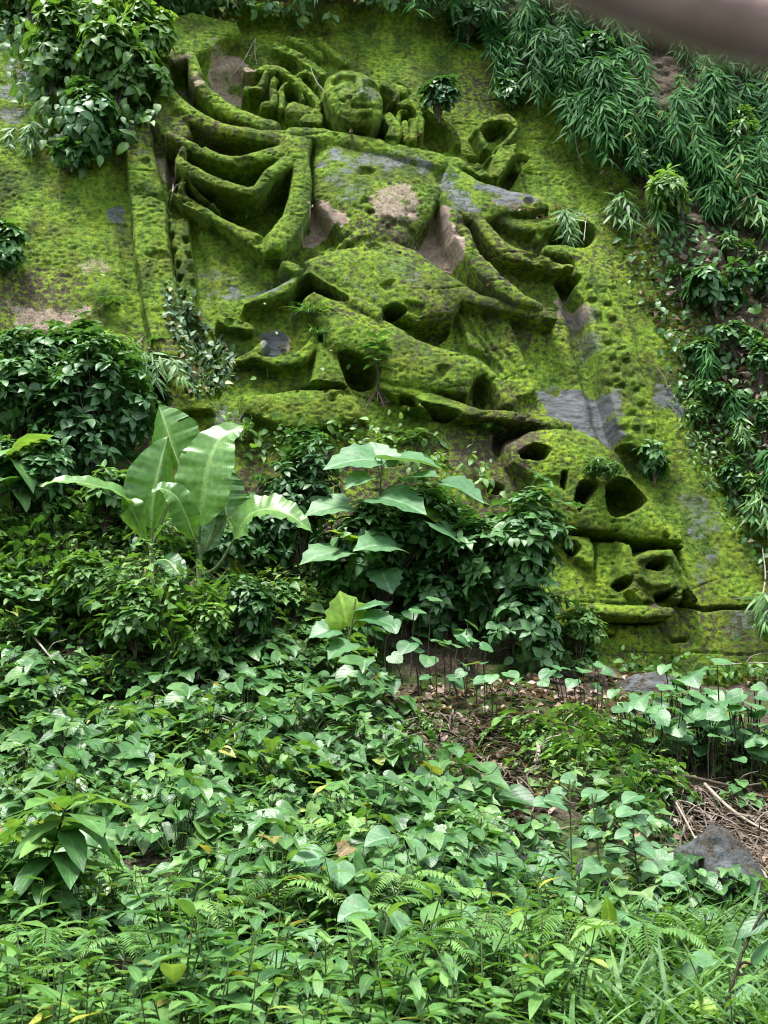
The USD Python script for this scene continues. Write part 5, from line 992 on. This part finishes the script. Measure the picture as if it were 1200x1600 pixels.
# vegetation that creeps over the right bank and the shaded lip
def cling(name, label, region, step, seed, L, mat, kind, per=3, cat="creeper", out=.06, hangs=.6, droop=.7, wide=1.0, skip=()):
    r = np.random.default_rng(seed); cs = cliff_spots(region, step, seed, skip); P_ = np.repeat([c[0] for c in cs], per, 0); Nn = np.repeat([c[1] for c in cs], per, 0); n = len(P_)
    base = P_ + Nn * r.uniform(.01, out, (n, 1)) + r.normal(0, step / 95 * .5, (n, 3)); d = r.normal(0, .6, (n, 3)) + [0, -.25, -hangs]
    tag(put_leaf("/World", name, leaves(kind, base, d, Nn + r.normal(0, .35, (n, 3)) + [0, 0, .5], L * r.uniform(.5, 1.25, n), r, droop=droop * r.uniform(.3, 1.4, n), wide=wide), mat), label, cat, kind="stuff")
cling("climbing_vine", "climbing vine of small oval leaves over the foot of the left carved border", [(258, 440), (292, 455), (312, 490), (335, 520), (372, 560), (360, 600), (330, 620), (300, 610), (285, 560), (262, 500)], 6.5, 31, .125, M_FIG, "ovate", 3, "climbing vine", .05, .3, .5, 1.1)
cling("climbing_vine", "climbing vine of small leaves on the wall above the left shrubs", [(140, 500), (180, 520), (240, 540), (250, 610), (180, 600), (120, 560)], 9, 32, .11, M_FIG, "ovate", 2, "climbing vine", .05, .3, .5, 1.1)
cling("bank_creeper", "small creeping leaves over the earthy right bank", [(960, 350), (1020, 350), (1230, 330), (1230, 940), (1180, 880), (1110, 740), (1050, 610), (1010, 480)], 13, 33, .15, M_CREEP, "ovate", 2, "creeper", .18)
cling("bank_creeper", "bright fine leaves along the inner edge of the right bank", [(1040, 590), (1075, 600), (1130, 720), (1180, 830), (1150, 830), (1100, 760), (1060, 680)], 9, 34, .12, M_FINE, "lance", 3, "creeper", .12)
cling("lip_creeper", "dark leaves crowding the shaded lip above the carving", [(-60, -80), (700, -80), (700, 12), (560, 4), (380, 20), (250, 10), (180, 60), (60, 40), (-60, 90)], 12, 35, .22, M_SHRUB, "ovate", 3, "creeper", .25)
cling("hanging_growth", "light leaves hanging loosely between the shrubs at the upper left", [(20, -10), (220, 10), (252, 120), (235, 215), (150, 270), (90, 260), (50, 200), (20, 100)], 15, 45, .24, M_LIGHT, "ovate", 3, "creeper", .55, 1.0, .9, 1.0)
cling("hanging_growth", "dark leaves deep between the shrubs at the upper left", [(20, -10), (220, 10), (245, 120), (225, 205), (150, 250), (90, 230), (50, 160), (20, 80)], 13, 46, .20, M_SHRUB, "ovate", 3, "creeper", .2, 1.0, .9, 1.0)
cling("wall_sprigs", "a few small sprigs rooted in the mossy wall", [(0, 300), (30, 440), (250, 600), (400, 640), (800, 690), (560, 560), (300, 240), (240, 250)], 120, 36, .10, M_FINE, "ovate", 4, "sprigs", .02)
cling("foot_growth", "leafy growth along the foot of the carved wall", [(370, 640), (470, 660), (580, 650), (700, 690), (800, 760), (760, 790), (600, 720), (420, 720), (330, 660)], 15, 37, .16, M_LIGHT, "ovate", 3, "weeds", .15, .1)
cling("foot_growth", "leafy weeds along the foot of the wall at the right", [(960, 1030), (1060, 1040), (1230, 1045), (1230, 1065), (980, 1065)], 11, 38, .14, M_FINE, "ovate", 4, "weeds", .2, -.2)
# ------------------------------------------------------------------ roots, sticks, rocks
def stick(label, pts, r0, mat, y=None, name="stick", cat="stick", group=None, cliff_=False, lift=.05):
    p = [(cliff_hit(u, v)[0] + [0, -lift, 0]) if cliff_ else ground_hit(u, v) + [0, -.02, lift] for u, v in pts]; p = np.array(p); x = thing(name, label, cat, p[0], group)
    put_stem(P(x), "branch", tube(spl(p - p[0], 5), r0, r0 * .5, 6), mat)
    k = len(p) // 2; e = p[k] - p[0]; put_stem(P(x), "twig", tube(spl([e, e + [.08, -.05, .10], e + [.22, -.06, .14]], 3), r0 * .45, r0 * .2, 5), mat)
stick("thick dead branch lying across the soil bank", [(588, 1130), (620, 1150), (652, 1168)], .022, M_PALE)
stick("long thin branch crossing below the thick dead branch", [(560, 1118), (640, 1138), (700, 1150), (730, 1170)], .012, M_WOOD)
stick("dark fallen branch over the tangle of stalks at the right", [(1020, 1238), (1080, 1248), (1150, 1262), (1190, 1258)], .022, M_WOOD, lift=.2)
stick("pale fallen branch at the right edge above the dark rock", [(1100, 1250), (1140, 1290), (1180, 1318), (1215, 1335)], .018, M_PALE, lift=.16)
stick("thin pale stick leaning from the stalks towards the rock", [(1040, 1245), (1070, 1300), (1090, 1340)], .013, M_PALE, lift=.12)
stick("broken pale stump stick on the bare bank", [(838, 1210), (842, 1190), (838, 1180)], .03, M_PALE, lift=.12)
stick("curved pale vine over the creepers at the left edge", [(10, 1030), (40, 1045), (70, 1080), (82, 1098)], .016, M_PALE, lift=.42)
stick("thin horizontal twig above the heart shaped leaves", [(160, 1178), (210, 1180), (265, 1168)], .010, M_PALE, lift=.45)
stick("hooked pale tendril in the middle of the creepers", [(345, 1190), (362, 1200), (366, 1235)], .010, M_PALE, lift=.42)
stick("pale twig bent over the ground beside the young banana shoot", [(225, 1008), (255, 1000), (285, 962)], .014, M_PALE, lift=.25)
stick("bare twig lying on the wall beside the curled hair", [(360, 126), (378, 100), (398, 62)], .014, M_PALE, cliff_=True, name="hanging_twig")
stick("thin root dangling beside the small fern on the ledge", [(399, 62), (400, 82), (401, 102)], .010, M_PALE, cliff_=True, name="hanging_root", cat="root")
stick("pale root curling over the hair beside the face", [(486, 110), (494, 132), (506, 152)], .008, M_PALE, cliff_=True, name="hanging_root", cat="root", lift=.12)
stick("pale root hanging in front of the left hand with many fingers", [(272, 290), (270, 305), (269, 326)], .014, M_PALE, cliff_=True, name="hanging_root", cat="root", lift=.10)
stick("root hanging from the lip in the middle above the carving", [(477, -6), (476, 12), (475, 27)], .012, M_PALE, cliff_=True, name="hanging_root", cat="root", lift=.15)
stick("root hanging from the lip at the upper left", [(191, -8), (192, 12), (190, 28)], .014, M_PALE, cliff_=True, name="hanging_root", cat="root", lift=.35)
stick("root hanging over the dark hollow at the right hand", [(906, 340), (908, 362), (909, 382)], .012, M_PALE, cliff_=True, name="hanging_root", cat="root", lift=.25)
stick("thin bare vine trailing down from the hanging bamboo", [(795, 60), (800, 120), (830, 150), (850, 175)], .014, M_WOOD, cliff_=True, name="hanging_vine", cat="vine", lift=.3)
stick("bare vine bent over the edge of the right bank", [(895, 210), (900, 240), (908, 262)], .014, M_PALE, cliff_=True, name="hanging_vine", cat="vine", lift=.15)
stick("long bare vine hanging down the mossy left wall", [(96, 170), (97, 220), (96, 280), (97, 320)], .012, M_WOOD, cliff_=True, name="hanging_vine", cat="vine", lift=.1)
stick("dry curved stem at the inner edge of the right bank", [(1025, 575), (1038, 592), (1044, 608)], .012, M_DEAD, cliff_=True, lift=.08)
stick("upright dry stalk at the foot of the right bank", [(1186, 930), (1188, 900), (1184, 860)], .016, M_PALE, cliff_=True, lift=.2)
stick("straight dry stick lying at the foot of the carved base", [(1118, 1040), (1160, 1037), (1200, 1036)], .016, M_PALE, cliff_=True, lift=.2)
def rock(label, u, v, size, seed):
    import trimesh
    p = ground_hit(u, v); r = np.random.default_rng(seed); h = trimesh.convex.convex_hull(unit(r.normal(0, 1, (22, 3))) * r.uniform(.75, 1.1, (22, 1)))
    m = h.subdivide_to_size(.07); w = np.array(m.vertices); w = w * (1 + .16 * (fbm(w * 3 + seed, 5, seed) - .5) * 2)[:, None]; w = w + unit(w) * (.05 * (fbm(w * 14 + seed, 3, seed) - .5))[:, None]; w = w * np.array(size)
    x = thing("rock", label, "rock", p); k = fbm(w * 4, 4, seed + 3) * .9 + .25 * (w[:, 2] / size[2])
    put(P(x), "rock_body", w, m.faces, ROCK, vnormals(w, m.faces), {"stain": np.stack([np.clip(k * 1.5 - .75, -.4, .6), .56 + 0 * k, 0 * k], 1)})
rock("large dark grey rock below the dry stalks at the right", 1132, 1408, (.36, .3, .62), 3)
rock("flat dark rock at the foot of the carved wall", 1010, 1075, (.52, .3, .22), 4)
rock("low grey rock half hidden behind the foreground leaves", 790, 1370, (.42, .3, .30), 6)
rock("small brown rock under the pale leaved plants", 960, 1395, (.34, .25, .3), 7)
pl = [(matrix(p - [0, 0, .05], rc.uniform(0, 6), rc.uniform(.5, .85)), None) for p in ground_px([(760, 1140), (860, 1150), (1010, 1140), (1050, 1220), (1040, 1330), (900, 1330), (800, 1300), (700, 1230), (640, 1180), (620, 1120), (700, 1130)], 74, 41)]
plant("small_leaf_clump", "low soil creeper", "creeper", VF, pl, "low creepers spreading on the soil bank")
pl = [(matrix(p - [0, 0, .05], rc.uniform(0, 6), rc.uniform(.6, .9)), None) for p in ground_px([(960, 1090), (1060, 1110), (1210, 1150), (1210, 1240), (1090, 1225), (1000, 1190)], 36, 47)]
plant("small_leaf_clump", "low creeper among stalks", "creeper", VF, pl, "low creepers between the stalked leaves")
pl = [(matrix(p - [0, 0, .05], rc.uniform(0, 6), rc.uniform(.5, .8)), None) for p in ground_px([(960, 1220), (1060, 1230), (1110, 1240), (1190, 1245), (1190, 1270), (1060, 1260), (1040, 1320), (1050, 1420), (1220, 1425), (1220, 1450), (1000, 1450), (940, 1330)], 50, 42)]
plant("creeper_clump", "low lobed creeper", "creeper", VM, pl, "low creepers round the dark rock")
# ------------------------------------------------------------------ the blurred brown edge at the upper right
c = np.array([at(u, v, .22) for u, v in ((640, -130), (800, -98), (925, -42), (1040, 0), (1150, 34), (1300, 64), (1460, 90))]); cc = spl(c, 6)
M_ROOF = plain("brown_roof_edge", (.20, .132, .122), (.29, .20, .192), 40, .6); M_RIM = plain("dark_roof_rim", (.085, .066, .060), (.13, .102, .094), 40, .6)
x = thing("roof_edge", "blurred rounded brown edge hanging into the top right corner", "roof edge")
put_stem(P(x), "panel", tube(cc, np.full(len(cc), .0088), sides=14), M_ROOF); put_stem(P(x), "rim", tube(cc + [.0004, -.0012, -.0078], np.full(len(cc), .0030), sides=10), M_RIM)
